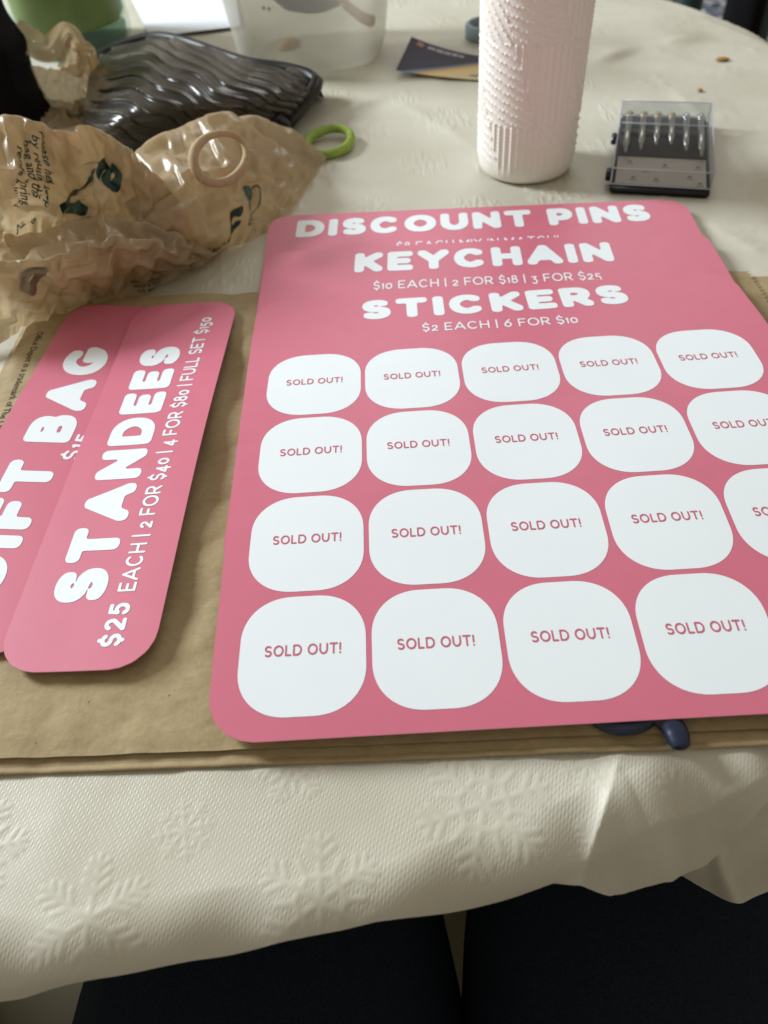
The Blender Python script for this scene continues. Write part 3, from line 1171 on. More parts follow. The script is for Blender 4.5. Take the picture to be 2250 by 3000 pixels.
# --- two long cards on the left
def frame_card(cx, cy, w, h, ang, zf, label, radius):
    c, s_ = math.cos(math.radians(ang)), math.sin(math.radians(ang))
    q = []
    for a, b_ in ((-w / 2, -h / 2), (w / 2, -h / 2), (w / 2, h / 2), (-w / 2, h / 2)):
        q.append((cx + a * c + b_ * s_, cy - a * s_ + b_ * c))
    return build_card('price_sign', q, zf, radius, label, 'sign', 'long pink price signs on the left'), (c, s_)


def z_gift(X, Y):
    return 0.42 + 0.060 * np.clip(-9.2 - X + .087 * (Y + 2), 0, 9) + 0.12 * np.exp(-((Y + 13) / 3) ** 2)


gift, _ = frame_card(-11.66, -2.35, 5.85, 22.0, 5.0, z_gift,
                     'long pink price sign reading GIFT BAG, cut off by the left edge', 1.5)
letter('heading_lettering', 'GIFT BAG', (-11.75, -11.2), (-10.62, 4.75), 2.15, z_gift, M['print_white'], gift, HEAVY)
letter('price_lettering', '$15', (-10.42, -3.55), (-10.25, -1.85), .80, z_gift, M['print_white'], gift, dict(LIGHT, weight=.16), old=True)


def z_stand(X, Y):
    x = X + 7.9 - .035 * Y
    return 0.60 + 0.22 * np.exp(-((Y + 3.5) / 8.0) ** 2) * (1 + .20 * x) + .10 + 0.012 * np.abs(x) ** 1.5


stand, _ = frame_card(-7.58, -3.15, 5.55, 22.6, 1.9, z_stand,
                      'long pink price sign reading STANDEES, $25 EACH, overlapping the gift bag sign', 1.5)
letter('heading_lettering', 'STANDEES', (-7.45, -11.65), (-6.85, 4.1), 2.0, z_stand, M['print_white'], stand, HEAVY)
letter('price_lettering', '$25', (-6.40, -13.6), (-6.33, -11.75), .78, z_stand, M['print_white'], stand, dict(LIGHT, weight=.2))
letter('price_lettering', 'EACH | 2 FOR $40 | 4 FOR $80 | FULL SET $150', (-6.30, -11.25), (-5.66, 6.55), .68, z_stand,
       M['print_white'], stand, dict(LIGHT, weight=.16, gap=.13), old=True)

# ------------------------------------------------------------------ scissors
P = lambda x, y, z=.50: at(x, y, z)
sci = thing('scissors', P(1340, 1560, .4), 'navy-handled scissors poking out from under the front edge of the stickers sign', 'scissors')
ring_c = P(1336, 1508)
ringp = [(ring_c[0] + 1.05 * math.cos(a), ring_c[1] + .98 * math.sin(a), .50) for a in np.linspace(0, 2 * math.pi, 48, endpoint=False)]
mk('finger_loop', *tube(ringp, 0.32, 14, True, 0.62), M['navy'], sci)
ringp = [(ring_c[0] + .74 * math.cos(a), ring_c[1] + .68 * math.sin(a), .52) for a in np.linspace(0, 2 * math.pi, 48, endpoint=False)]
mk('loop_lining', *tube(ringp, 0.13, 10, True, 1.2), M['grey_rubber'], sci)
hp = smoothpath([P(1340, 1515), P(1388, 1530), P(1428, 1545), P(1456, 1574), P(1468, 1604), P(1474, 1619)], 40)
hr = np.interp(np.linspace(0, 1, len(hp)), [0, .35, .7, .93, 1], [.34, .42, .38, .27, .13])
mk('finger_hook', *tube(hp, hr, 14, False, 0.68), M['navy'], sci)
for k in (0, 1):
    b0 = np.array([ring_c[0], ring_c[1] + .9])
    d = np.array([-.25 + .12 * k, 1.0])
    d /= np.linalg.norm(d)
    nn = np.array([-d[1], d[0]]) * .45
    z = .52 + .06 * k
    V = [(*(b0 + nn), z), (*(b0 - nn), z), (*(b0 + d * 7 - nn * .2), z), (*(b0 + d * 7 + nn * .3), z)]
    V += [(x, y, zz + .05) for x, y, zz in V]
    mk('blade', V, [(3, 2, 1, 0), (4, 5, 6, 7), (0, 1, 5, 4), (1, 2, 6, 5), (2, 3, 7, 6), (3, 0, 4, 7)], M['steel'], sci, smooth=False)


# ------------------------------------------------------------------ white studded tumbler
def build_tumbler():
    t = thing('tumbler', (13.3, 23.45, 0), 'tall white tumbler with studded zigzag texture standing behind the signs', 'tumbler')
    nA, nZ = 620, 520
    Hh = 21.0
    ang = np.linspace(0, 2 * math.pi, nA, endpoint=False)
    prof = [(0.0, 0.02), (1.6, 0.02), (2.55, 0.05), (2.88, .18), (3.06, .45), (3.14, .9)]
    zs = np.linspace(1.3, Hh, nZ)
    rs = 3.14 + 0.012 * zs
    A, Zg = np.meshgrid(ang, zs)
    R0 = np.repeat(rs[:, None], nA, 1)
    # triangular facets, each filled with ridges running in one of three directions
    s_ = A * 3.2
    cellw = 2 * math.pi * 3.2 / 6
    hgt = cellw * 1.35
    u = s_ / cellw
    v = (Zg + .8) / hgt
    a1 = u + v * .5
    b1 = u - v * .5
    c1 = v
    tri = (np.floor(a1) * 7 + np.floor(b1) * 3 + np.floor(c1 * 1.0) * 5).astype(int) % 3
    f1 = np.sin(2 * math.pi * Zg / .52 + s_ * 3.6)
    f2 = np.sin(2 * math.pi * s_ / .42)
    f3 = np.sin(2 * math.pi * (s_ * .62 + Zg * .52) / .40)
    ridge = np.where(tri == 0, f1, np.where(tri == 1, f2, f3))
    dots = (0.5 + 0.5 * np.sin(2 * math.pi * Zg / .24)) * (0.5 + 0.5 * np.sin(2 * math.pi * s_ / .30 + np.where(tri == 1, 0, 1.2)))
    amp = np.where(tri == 0, .060, np.where(tri == 1, .060, .050))
    h = np.clip(ridge, -.2, 1) * amp * (0.80 + .80 * dots)
    R0 = R0 + h
    V = [(r * math.cos(a), r * math.sin(a), z) for r, z in prof for a in ang]
    V += np.c_[(R0 * np.cos(A)).ravel(), (R0 * np.sin(A)).ravel(), Zg.ravel()].tolist()
    F = grid_faces(nA, len(prof) + nZ, True)
    V = [(x + 13.3, y + 23.45, z) for x, y, z in V]
    mk('body', V, F, M['tumbler'], t)
    lidp = [(3.42, Hh), (3.55, Hh + .1), (3.55, Hh + 1.3), (3.3, Hh + 1.6), (0.02, Hh + 1.65)]
    mk('lid', *lathe(lidp, 64, (13.3, 23.45)), M['tumbler'], t)


build_tumbler()


# ------------------------------------------------------------------ screwdriver bit box
def build_bits():
    ang = math.radians(-16.4)
    o0 = np.array([17.9, 18.75])
    t = thing('bit_set_box', (o0[0], o0[1], 0), 'small clear-lidded case of precision screwdrivers beside the white tumbler', 'case')
    W, D = 5.95, 10.9

    def L(VF):
        return xf(VF, ang, (o0[0], o0[1], 0))
    mk('base', *L(boxvf(0, W, 0, D, 0.03, .62, .12)), M['black_plastic'], t)
    mk('tray', *L(join([boxvf(.2, W - .2, 4.2, D - .2, .62, .85, .04), boxvf(.2, W - .2, 7.0, 7.35, .85, 1.15, .03),
                        boxvf(.2, W - .2, 8.3, 8.6, .85, 1.15, .03)])), M['black_foam'], t)
    mk('paper_insert', *L(boxvf(.25, W - .25, .2, 4.1, .625, .66)), mat('insert_paper', (0.50, 0.45, 0.41), .7, .2), t, smooth=False)
    dots = []
    for x, y in ((.9, 3.3), (1.9, 2.2), (3.1, 3.0), (4.6, 1.5), (5.1, 2.9), (2.6, .9), (1.2, 1.0), (5.2, .6)):
        dots.append(boxvf(x, x + .22, y, y + .16, .66, .668))
        dots.append(boxvf(x - .1, x + .35, y - .28, y - .22, .66, .668))
    mk('insert_print', *L(join(dots)), M['ink'], t, smooth=False)
    ends = [3.7, 4.2, 4.9, 5.1, 4.3, 3.6]
    for i in range(6):
        x = .62 + i * .94
        th = mk('screwdriver', *L(tube([(x, ends[i], 1.15), (x, ends[i] + .9, 1.15), (x, ends[i] + .95, 1.15), (x, 9.2, 1.15)],
                                       [.10, .13, .19, .21], 12)), M['steel_dull'], t)
        mk('swivel_cap', *L(tube([(x, 9.2, 1.15), (x, 9.3, 1.15), (x, 9.75, 1.15), (x, 9.85, 1.15)], [.14, .27, .27, .2], 12)),
           M['brass'] if i in (0, 1, 2, 3) else M['steel'], th)
    # lid: five clear walls with brighter rims
    zt = 1.62
    walls = [boxvf(0.02, W - .02, 0.02, D - .02, zt, zt + .07), boxvf(.02, W - .02, .0, .07, .66, zt),
             boxvf(.02, W - .02, D - .07, D, .66, zt), boxvf(0.0, .07, .08, D - .08, .66, zt),
             boxvf(W - .07, W, .08, D - .08, .66, zt)]
    lid = mk('lid', *L(join(walls)), M['clear'], t, smooth=False)
    e = .045
    rims = []
    for z in (.68, zt + .04):
        rims += [tube([(0, 0, z), (W, 0, z)], e, 8), tube([(0, D, z), (W, D, z)], e, 8), tube([(0, 0, z), (0, D, z)], e, 8),
                 tube([(W, 0, z), (W, D, z)], e, 8)]
    for x, y in ((0, 0), (W, 0), (W, D), (0, D)):
        rims.append(tube([(x, y, .7), (x, y, zt)], e, 8))
    for y in (7.15, 8.45):
        rims.append(tube([(.1, y, zt - .03), (W - .1, y, zt - .03)], .035, 6))
    mk('rim', *L(join(rims)), M['clear_edge'], lid)
    for y in (1.0, 6.5):
        mk('hinge', *L(boxvf(-.38, -.02, y, y + 1.0, .35, .80, .06)), M['black_plastic'], t)


build_bits()


# ------------------------------------------------------------------ hair ties, band, card, crumbs
def wobble_ring(c, rx, ry, tilt_fn, r, seed, n=72, rot=0.0):
    rr = np.random.RandomState(seed)
    ph = rr.rand(4) * 6.28
    P, R = [], []
    for i in range(n):
        a = 2 * math.pi * i / n
        k = 1 + .04 * math.sin(2 * a + ph[0]) + .025 * math.sin(3 * a + ph[1])
        x, y = rx * k * math.cos(a), ry * k * math.sin(a)
        x, y = x * math.cos(rot) - y * math.sin(rot), x * math.sin(rot) + y * math.cos(rot)
        P.append((c[0] + x, c[1] + y, tilt_fn(x, y, a)))
        R.append(r * (1 + .10 * math.sin(2 * a + ph[2]) + .05 * math.sin(7 * a + ph[3])))
    return P, R


P_, R_ = wobble_ring((-0.02, 28.75, 0), 1.62, 2.0, lambda x, y, a: .42 + .16 * max(0, math.sin(a)), .285, 3, rot=-.35)
o = mk('hair_tie', *tube(P_, R_, 14, True, 1.15), M['green_hair'])
tag(o, 'lime green fabric hair tie lying on the tablecloth beyond the plastic bag', 'hair tie', 'hair ties')

# curled printed card
u = np.linspace(0, 1, 60)
v = np.linspace(0, 1, 24)
Uu, Vv = np.meshgrid(u, v)
a0, a1 = at(853, 142, .9), at(1075, 160, .2)
b0 = at(876, 99, 2.2)
ax_u = np.array([9.2, -3.0, 0])
ax_v = np.array([1.6, 4.9, 0])
org = np.array([a0[0] + .05, a0[1] - .2, 0])
PX = org + Uu[..., None] * ax_u + Vv[..., None] * ax_v
PX[..., 2] = .10 + 1.5 * (1 - Uu) ** 2.2 * (0.35 + .65 * Vv) + .9 * np.clip(Uu - .75, 0, 1) ** 1.5
band = np.clip(Vv * 1.0 + (0.52 - Uu) * 1.15 - .02 + .04 * np.sin(Uu * 6), 0, 1)
pc = mk('printed_card', PX.reshape(-1, 3), grid_faces(60, 24), M['promo'], attrs={'band': band.ravel()})
tag(pc, 'small curled card with dark purple, blue and orange bands behind the tumbler', 'card')


def pc_map(P):
    uu, vv = P[:, 0], P[:, 1]
    z = .12 + 1.5 * (1 - uu) ** 2.2 * (0.35 + .65 * vv) + .9 * np.clip(uu - .75, 0, 1) ** 1.5
    return (org + uu[:, None] * ax_u + vv[:, None] * ax_v) * np.array([1, 1, 0]) + np.c_[0 * z, 0 * z, z]


V, F, w = text2d('CARRIER', 1, 1, weight=.2, cell=.08) if False else (None, None, None)
bl = []
for (u0, u1, v0, v1) in ((.17, .24, .82, .90), (.25, .31, .80, .90), (.32, .38, .80, .89), (.39, .44, .80, .90), (.45, .50, .80, .88)):
    bl.append([(u0, v0), (u1, v0), (u1, v1), (u0, v1)])
V = np.array([p for b_ in bl for p in b_])
F = [tuple(range(4 * i, 4 * i + 4)) for i in range(len(bl))]
mk('white_print', pc_map(V), F, mat('small_white_print', (.30, .28, .30), .5, .3), pc, smooth=False)
V = np.array([(.62, .13), (.78, .10), (.95, .14), (.95, .24), (.80, .22), (.64, .19)])
mk('grey_print', pc_map(V), [tuple(range(6))], mat('small_grey_print', (.22, .19, .11), .5, .3), pc, smooth=False)
V = np.array([(.06, .84), (.12, .80), (.14, .90), (.08, .95)])
mk('orange_print', pc_map(V), [tuple(range(4))], mat('small_orange_print', (.32, .10, .03), .5, .3), pc, smooth=False)

# blue-grey silicone band
bc = at(1041, 72, .4)
prof = [(1.8, .02), (1.98, .12), (2.02, .65), (1.98, 1.15), (1.8, 1.28), (1.6, 1.22), (1.52, .65), (1.6, .06), (1.8, .02)]
o = mk('silicone_band', *lathe(prof, 64, (bc[0] + .5, bc[1] + .1)), M['grey_band'])
tag(o, 'blue-grey silicone ring standing behind the white tumbler', 'band')

for px, py, rx, ry, gname in ((1560, 127, .60, .20, 'larger orange-brown food crumb near the far corner of the table'),
                              (1512, 194, .20, .14, 'tiny pale orange crumb nearer the screwdriver case')):
    c = at(px, py, .15)
    rr = random.Random(px)
    V, F = lathe([(0.01, 0), (.8, .02), (1, .4), (.7, .8), (.01, 1)], 14)
    V = [(c[0] + x * rx * (1 + rr.uniform(-.15, .15)), c[1] + y * ry * 2 * (1 + rr.uniform(-.15, .15)), .10 + z * .14) for x, y, z in V]
    o = mk('crumb', V, F, M['crumb'])
    tag(o, gname, 'crumb', 'crumbs on the tablecloth')

# white paper sheet
q = [at(262, -40, .15), at(325, 83, .15), at(520, 60, .15), at(505, -40, .15)]
nu = 30
Uu, Vv = np.meshgrid(np.linspace(0, 1, nu), np.linspace(0, 1, nu))
X = q[1][None, None] * ((1 - Uu) * (1 - Vv))[..., None] + q[2] * (Uu * (1 - Vv))[..., None] + q[3] * (Uu * Vv)[..., None] + \
    q[0] * ((1 - Uu) * Vv)[..., None]
X = X.copy()
X[..., 2] = .30 + .12 * np.sin(Uu * 4 + 1) * Vv
o = mk('paper_sheet', X.reshape(-1, 3), grid_faces(nu, nu), M['white_paper'])
tag(o, 'blank white paper sheet between the green jar and the frosted tub', 'paper')


# ------------------------------------------------------------------ frosted tub
def build_tub():
    c = np.array([-1.7, 49.6])
    t = thing('plastic_tub', (c[0], c[1], 0), 'frosted square plastic tub with dark blue contents behind the purse', 'tub')
    rot = math.radians(-6)
    prof = [(.01, .12), (3.0, .12), (5.0, .16), (5.9, .5), (6.3, 1.1), (6.55, 3), (6.9, 6), (7.3, 10), (7.45, 10.2), (7.5, 10.6)]
    inner = [(7.3, 10.6), (7.15, 10), (6.75, 6), (6.4, 3), (6.1, 1.2), (5.6, .7), (4.8, .35), (.01, .30)]
    V, F = lathe(prof, 96, (0, 0), cross=4.0)
    mk('wall', *xf((V, grid_faces(96, len(prof), True)), rot, (c[0], c[1], 0)), M['frosted'], t)
    # dark blue rag inside
    V, F = lathe([(.01, 2.6), (2.5, 2.3), (3.9, 3.6), (4.2, 6), (3.6, 8.2), (2, 9), (.01, 9.1)], 48)
    V = [(x * (1 + .10 * math.sin(5 * math.atan2(y, x) + z)) + .0, y * (1 + .08 * math.sin(3 * math.atan2(y, x))), z) for x, y, z in V]
    mk('contents', *xf((V, F), 0, (c[0] + .4, c[1] - .3, 1.6)), M['blue_cloth'], t)
    sp = smoothpath([(c[0] + 2.2, c[1] - 4.6, 7.6), (c[0] + 2.6, c[1] - 4.9, 5.6), (c[0] + 4.2, c[1] - 4.6, 4.0), (c[0] + 5.2, c[1] - 3.6, 3.2)], 20)
    mk('smear', *tube(sp, np.linspace(.22, .5, len(sp)), 8), M['brown_smudge'], t)
    mk('smear', *tube([(c[0] - 2.6, c[1] - 5.5, 2.2), (c[0] - 1.8, c[1] - 5.6, 2.5), (c[0] - .8, c[1] - 5.6, 2.5)], [.25, .55, .3], 8),
       M['brown_smudge'], t)
    rr = random.Random(8)
    for k in range(9):
        x, z = c[0] + rr.uniform(-3.5, 3.0), rr.uniform(4.2, 8.5)
        V, F = lathe([(.01, -.16), (.16, 0), (.01, .16)], 8)
        mk('fleck', [(a + x, b_ * .5 + c[1] - 6.02, d + z) for a, b_, d in V], F, M['yellow_bit'] if k % 2 else M['black_foam'], t)


build_tub()


# ------------------------------------------------------------------ green jar
def build_jar():
    c = (-25.3, 57.4)
    t = thing('jar', (*c, 0), 'clear glass jar full of green wax at the far left corner', 'jar')
    R = 5.35
    mk('glass', *lathe([(.01, .1), (R * .8, .1), (R * .96, .35), (R, 1.0), (R + .1, 9), (R + .1, 13), (R - .05, 13.1), (R - .2, 13),
                        (R - .2, 2.4)], 80, c), M['glass'], t)
    mk('glass_base', *lathe([(.01, .14), (R * .78, .14), (R * .9, .4), (R * .92, 1.5), (R * .8, 1.9), (.01, 1.95)], 64, c), M['glass_thick'], t)
    mk('wax', *lathe([(.01, 2.0), (R * .86, 2.05), (R - .32, 2.6), (R - .3, 9.8), (.01, 9.9)], 64, c), M['wax'], t)
    mk('wick', *tube([(c[0], c[1], 9.8), (c[0] + .1, c[1], 11)], .08, 8), M['white_paper'], t)


build_jar()


# ------------------------------------------------------------------ nets: control points (pixel, pixel, height) -> smooth patch
def normals_of(f, U, Vv, e=2e-3):
    du = f(U + e, Vv) - f(U - e, Vv)
    dv = f(U, Vv + e) - f(U, Vv - e)
    n_ = np.cross(du, dv)
    n_ /= np.linalg.norm(n_, axis=-1, keepdims=True) + 1e-9
    n_ *= np.where(n_[..., 2:3] < 0, -1, 1)
    return n_


def pyramids(X, Y, n_, size, seed, x0, x1, y0, y1):
    """continuous faceted relief: the upper envelope of many small irregular pyramids"""
    r = np.random.RandomState(seed)
    H = np.full(X.shape, -9.0)
    for k in range(n_):
        cx, cy = r.uniform(x0, x1), r.uniform(y0, y1)
        m_ = r.randint(3, 5)
        a0 = r.rand() * 6.28
        angs = a0 + np.arange(m_) * 2 * math.pi / m_ + r.uniform(-.4, .4, m_)
        g = r.uniform(.25, .75, m_) / size
        d = np.full(X.shape, -9.0)
        for a, gg in zip(angs, g):
            d = np.maximum(d, gg * ((X - cx) * math.cos(a) + (Y - cy) * math.sin(a)))
        H = np.maximum(H, r.uniform(.6, 1.0) - d)
    return np.clip(H, -1.0, 2)


def crumple(P, seed, amp, big=2.6):
    X, Y = P[..., 0], P[..., 1] + .5 * P[..., 2]
    xw = X + .7 * snoise(X, Y, 2.2, seed + 5)
    yw = Y + .7 * snoise(X, Y, 2.2, seed + 6)
    x0, x1, y0, y1 = X.min() - 1, X.max() + 1, Y.min() - 1, Y.max() + 1
    area_ = (x1 - x0) * (y1 - y0)
    a = pyramids(xw, yw, int(area_ / 9) + 4, big, seed, x0, x1, y0, y1)
    b_ = pyramids(yw, xw, int(area_ / 7) + 4, big * .8, seed + 1, y0, y1, x0, x1)
    c = pyramids(xw, yw, min(int(area_ / 2.0), 260), big * .5, seed + 2, x0, x1, y0, y1)
    d = pyramids(xw + .25 * snoise(X, Y, .6, seed + 11), yw, min(int(area_ / .8), 420), big * .22, seed + 3, x0, x1, y0, y1)
    return amp * (a - b_ + .62 * (c - .6) + .20 * (d - .6) + .25 * snoise(X, Y, 1.2, seed + 9))


def buckle(P0, X, growth, iters, goal, seed, pin_front=True):
    """let a sheet that is larger than its base shape settle: position-based wrinkling on a grid"""
    P0 = P0.copy()
    nv, nu = P0.shape[:2]
    U, V_ = np.meshgrid(np.arange(nu), np.arange(nv))
    gr = growth * (1 + .35 * snoise(U * 1.0, V_ * 1.0, 9, seed))
    sets = []
    for (dj, di) in ((0, 1), (1, 0), (1, 1), (1, -1), (0, 2), (2, 0)):
        for par in range(4 if max(dj, abs(di)) == 2 else 2):
            j0, i0 = np.meshgrid(np.arange(0, nv - dj), np.arange(max(0, -di), nu - max(0, di)), indexing='ij')
            key = i0 if di else j0
            step = max(dj, abs(di))
            sel = ((key // step) % 2 == par % 2) & ((par < 2) | True)
            if step == 2:
                sel = (key % 4) == par
            j, i = j0[sel], i0[sel]
            a_, b_ = j * nu + i, (j + dj) * nu + i + di
            L = np.linalg.norm(P0.reshape(-1, 3)[a_] - P0.reshape(-1, 3)[b_], axis=1)
            L = L * (1 + gr.ravel()[a_])
            sets.append((a_, b_, L, 1.0 if step == 1 else .0))
    Q = X.reshape(-1, 3).copy()
    B = P0.reshape(-1, 3)
    bend = [(a_, b_, L) for a_, b_, L, k in sets if k == 0]
    for it in range(iters):
        for a_, b_, L, k in sets:
            if k == 0:
                continue
            d = Q[b_] - Q[a_]
            l = np.linalg.norm(d, axis=1) + 1e-9
            c = ((l - L) / l * .42)[:, None] * d
            Q[a_] += c
            Q[b_] -= c
        for a_, b_, L in bend:      # resists only sharp doubling back
            d = Q[b_] - Q[a_]
            l = np.linalg.norm(d, axis=1) + 1e-9
            c = (np.minimum(l - L * .80, 0) / l * .25)[:, None] * d
            Q[a_] += c
            Q[b_] -= c
        Q += (B - Q) * goal
        Q[:, 2] = np.maximum(Q[:, 2], .05)
    return Q.reshape(nv, nu, 3)


def film(name, rows, seed, amp, parent, nu=150, nv=120, skirt=True, growth=.16, big=2.6, goal=.012, iters=160):
    rows = [[tuple(at(x, y, z)) if len(q) == 3 else tuple(at_y(x, y, z)) for q in row for (x, y, z) in [q[:3]]] for row in rows]
    if skirt:
        back = [(x, y + 1.6, max(z * .45, .05)) for x, y, z in rows[0]]
        back2 = [(x, y + 2.2, .05) for x, y, z in rows[0]]
        rows = [back2, back] + rows
    f0 = net_surface(rows)
    # wrinkle from large folds to small creases
    fk = f0
    for lv, (k, gr, gl) in enumerate(((.19, growth * .50, .030), (.42, growth * .95, .018), (1.0, growth * .50, .025))):
        mu, mv = max(7, int(nu * k)), max(6, int(nv * k))
        Uu, Vv = np.meshgrid(np.linspace(0, 1, mu), np.linspace(0, 1, mv))
        P = fk(Uu, Vv)
        if lv == 0:
            N = normals_of(fk, Uu, Vv)
            X = P + N * crumple(P, seed, amp, big)[..., None]
        else:
            N = normals_of(fk, Uu, Vv)
            X = P + N * ((.10 if lv == 1 else .02) * snoise(P[..., 0], P[..., 1] + P[..., 2], .8 if lv == 1 else .3, seed + lv))[..., None]
        G = buckle(P, X, gr, iters, gl, seed + lv)
        if lv < 2:
            fk = net_surface(G)

    def f(U, V_):
        x = np.clip(U, 0, 1) * (nu - 1)
        y = np.clip(V_, 0, 1) * (nv - 1)
        i = np.minimum(x.astype(int), nu - 2)
        j = np.minimum(y.astype(int), nv - 2)
        a_, b_ = (x - i)[..., None], (y - j)[..., None]
        return (G[j, i] * (1 - a_) + G[j, i + 1] * a_) * (1 - b_) + (G[j + 1, i] * (1 - a_) + G[j + 1, i + 1] * a_) * b_
    o = mk(name, G.reshape(-1, 3), grid_faces(nu, nv), M['bag_plastic'], parent, smooth=True)
    return o, f, rows


def on_film(f, U0, V0, du, dv, eps=.03):
    """map local (x, y) text coordinates to the film: x runs along du, y along dv (both in u, v units per cm)"""
    def g(P):
        U = U0 + P[:, 0] * du[0] + P[:, 1] * dv[0]
        Vv = V0 + P[:, 0] * du[1] + P[:, 1] * dv[1]
        Q = f(U, Vv)
        n_ = normals_of(f, U, Vv, 9e-3)
        toc = CC - Q
        toc /= np.linalg.norm(toc, axis=-1, keepdims=True)
        n_ = np.where((n_ * toc).sum(-1, keepdims=True) < 0, -n_, n_)
        return Q + n_ * eps
    return g


pb = thing('plastic_bag', (-14, 24, 0), 'crumpled tan plastic grocery bag with dark green printing', 'plastic bag')
# right lobe
rowsB = [
    [(250, 405, 3.6), (335, 325, 4.6), (405, 290, 4.8), (470, 268, 4.8), (545, 263, 3.8), (620, 291, 2.3), (692, 347, .35)],
    [(285, 450, 3.8), (365, 400, 4.4), (428, 360, 4.4), (490, 340, 4.2), (560, 330, 3.2), (622, 350, 1.8), (676, 378, .3)],
    [(325, 505, 3), (388, 460, 3.5), (440, 430, 3.4), (500, 415, 3), (560, 405, 2), (612, 415, 1.0), (650, 420, .25)],
    [(350, 560, 1.4), (398, 530, 1.7), (450, 510, 1.8), (502, 490, 1.4), (542, 472, 1), (582, 465, .5), (615, 468, .2)],
    [(315, 612, .2), (375, 600, .2), (430, 566, .2), (470, 548, .2), (520, 524, .15), (562, 505, .12), (592, 492, .1)]]
# left mass behind
rowsA = [
    [(-90, 300, 8), (0, 292, 8), (80, 289, 8), (140, 300, 7.6), (200, 298, 7), (262, 335, 6), (325, 385, 5), (375, 435, 3.6)],
    [(-90, 360, 7.6), (0, 350, 7.6), (70, 345, 7.2), (140, 350, 6.6), (210, 352, 6), (262, 400, 5), (315, 450, 4), (380, 500, 2.6)],
    [(-90, 430, 6.6), (0, 420, 6.6), (70, 412, 5.8), (140, 420, 4.8), (200, 405, 5.4), (250, 460, 3.8), (305, 505, 3), (400, 540, 1.8)],
    [(-90, 500, 5), (0, 490, 5), (70, 480, 4.4), (130, 480, 4), (190, 470, 4), (242, 505, 2.8), (312, 535, 2.2), (420, 560, 1)],
    [(-90, 580, 3), (0, 560, 3), (70, 545, 2.4), (130, 530, 2.4), (200, 530, 2), (262, 545, 1.5), (332, 562, 1.2), (430, 575, .4)]]
# front roll
rowsC = [
    [(-90, 535, 3.4), (0, 520, 3.6), (80, 524, 3.6), (150, 506, 3.7), (230, 493, 3.7), (310, 503, 3.1), (380, 522, 2.3), (455, 545, .9)],
    [(-90, 580, 4.3), (0, 565, 4.3), (80, 560, 4.3), (150, 545, 4.2), (230, 530, 3.9), (310, 530, 3.2), (372, 545, 2.3), (440, 560, .8)],
    [(-90, 640, 3.3), (0, 620, 3.3), (70, 612, 3.3), (140, 600, 3.1), (210, 582, 2.9), (280, 572, 2.4), (346, 571, 1.7), (420, 572, .5)],
    [(-90, 700, 1.5), (0, 680, 1.5), (60, 662, 1.5), (130, 642, 1.5), (200, 627, 1.2), (265, 603, 1.2), (322, 591, 1), (400, 585, .3)],
    [(-90, 760, .6), (0, 738, .6), (50, 702, .5), (120, 682, .3), (200, 658, .12), (252, 640, .12), (312, 612, .12), (392, 593, .12)]]
# sheet spreading below the roll with its printed tab
rowsT = [
    [(170, 600, 1.5), (230, 585, 1.4), (290, 575, 1.2), (350, 565, .9), (410, 560, .6)],
    [(190, 640, .7), (245, 612, .7), (300, 600, .6), (352, 585, .5), (400, 578, .3)],
    [(215, 658, .25), (262, 640, .25), (312, 634, .22), (352, 606, .2), (392, 590, .15)]]
filmA, fA, _ = film('left_fold', rowsA, 21, .5, pb, 116, 84, big=2.6, growth=.15)
filmB, fB, _ = film('right_fold', rowsB, 35, .35, pb, 96, 72, big=2.4, growth=.085)
filmC, fC, _ = film('front_fold', rowsC, 47, .45, pb, 116, 72, big=2.6, growth=.15)
filmT, fT, _ = film('lower_fold', rowsT, 51, .06, pb, 60, 36, skirt=False, growth=.05)

# handle: an upright sheet narrowing to a loop
HY = 41.0
rowsH = [
    [(66, 142, HY), (110, 150, HY), (150, 146, HY - 1.0), (182, 128, HY - .5), (203, 118, HY + 1)],
    [(72, 170, HY), (112, 176, HY - .8), (150, 180, HY - 1.6), (185, 170, HY - .8), (209, 165, HY + 1)],
    [(84, 205, HY), (118, 208, HY - .9), (152, 210, HY - 1.8), (186, 208, HY - 1), (209, 205, HY + 1)],
    [(95, 245, HY - .6), (124, 250, HY - 1.6), (155, 255, HY - 2.6), (182, 250, HY - 2), (200, 246, HY - .2)],
    [(95, 330, HY - 2), (128, 335, HY - 3), (165, 340, HY - 4), (200, 340, HY - 3.5), (230, 346, HY - 2)]]
rowsH = [[(x, y, Y, 1) for x, y, Y in r] for r in rowsH]
film('handle_base', rowsH, 61, .34, pb, 60, 84, skirt=False, big=1.6, growth=.12)


def band(name, pts, width, seed):
    """crumpled ribbon along (px, py, Y) points"""
    C3 = smoothpath([at_y(*p[:3]) for p in pts], 90)
    W = np.interp(np.linspace(0, 1, len(C3)), np.linspace(0, 1, len(width)), width)
    nV = 16
    V = []
    for i, p in enumerate(C3):
        tng = C3[min(i + 1, len(C3) - 1)] - C3[max(i - 1, 0)]
        tng /= np.linalg.norm(tng) + 1e-9
        view = p - CC
        view /= np.linalg.norm(view)
        side = np.cross(view, tng)
        side /= np.linalg.norm(side) + 1e-9
        for j in range(nV):
            t_ = j / (nV - 1) * 2 - 1
            V.append(p + side * t_ * W[i] + view * (.35 * math.cos(t_ * 3) + .12 * math.sin(t_ * 7 + i * .3)))
    V = np.array(V)
    V += (.10 * snoise(V[:, 0] + V[:, 2], V[:, 1] - V[:, 2], .9, seed))[:, None]
    return mk(name, V, grid_faces(nV, len(C3)), M['bag_plastic'], pb)


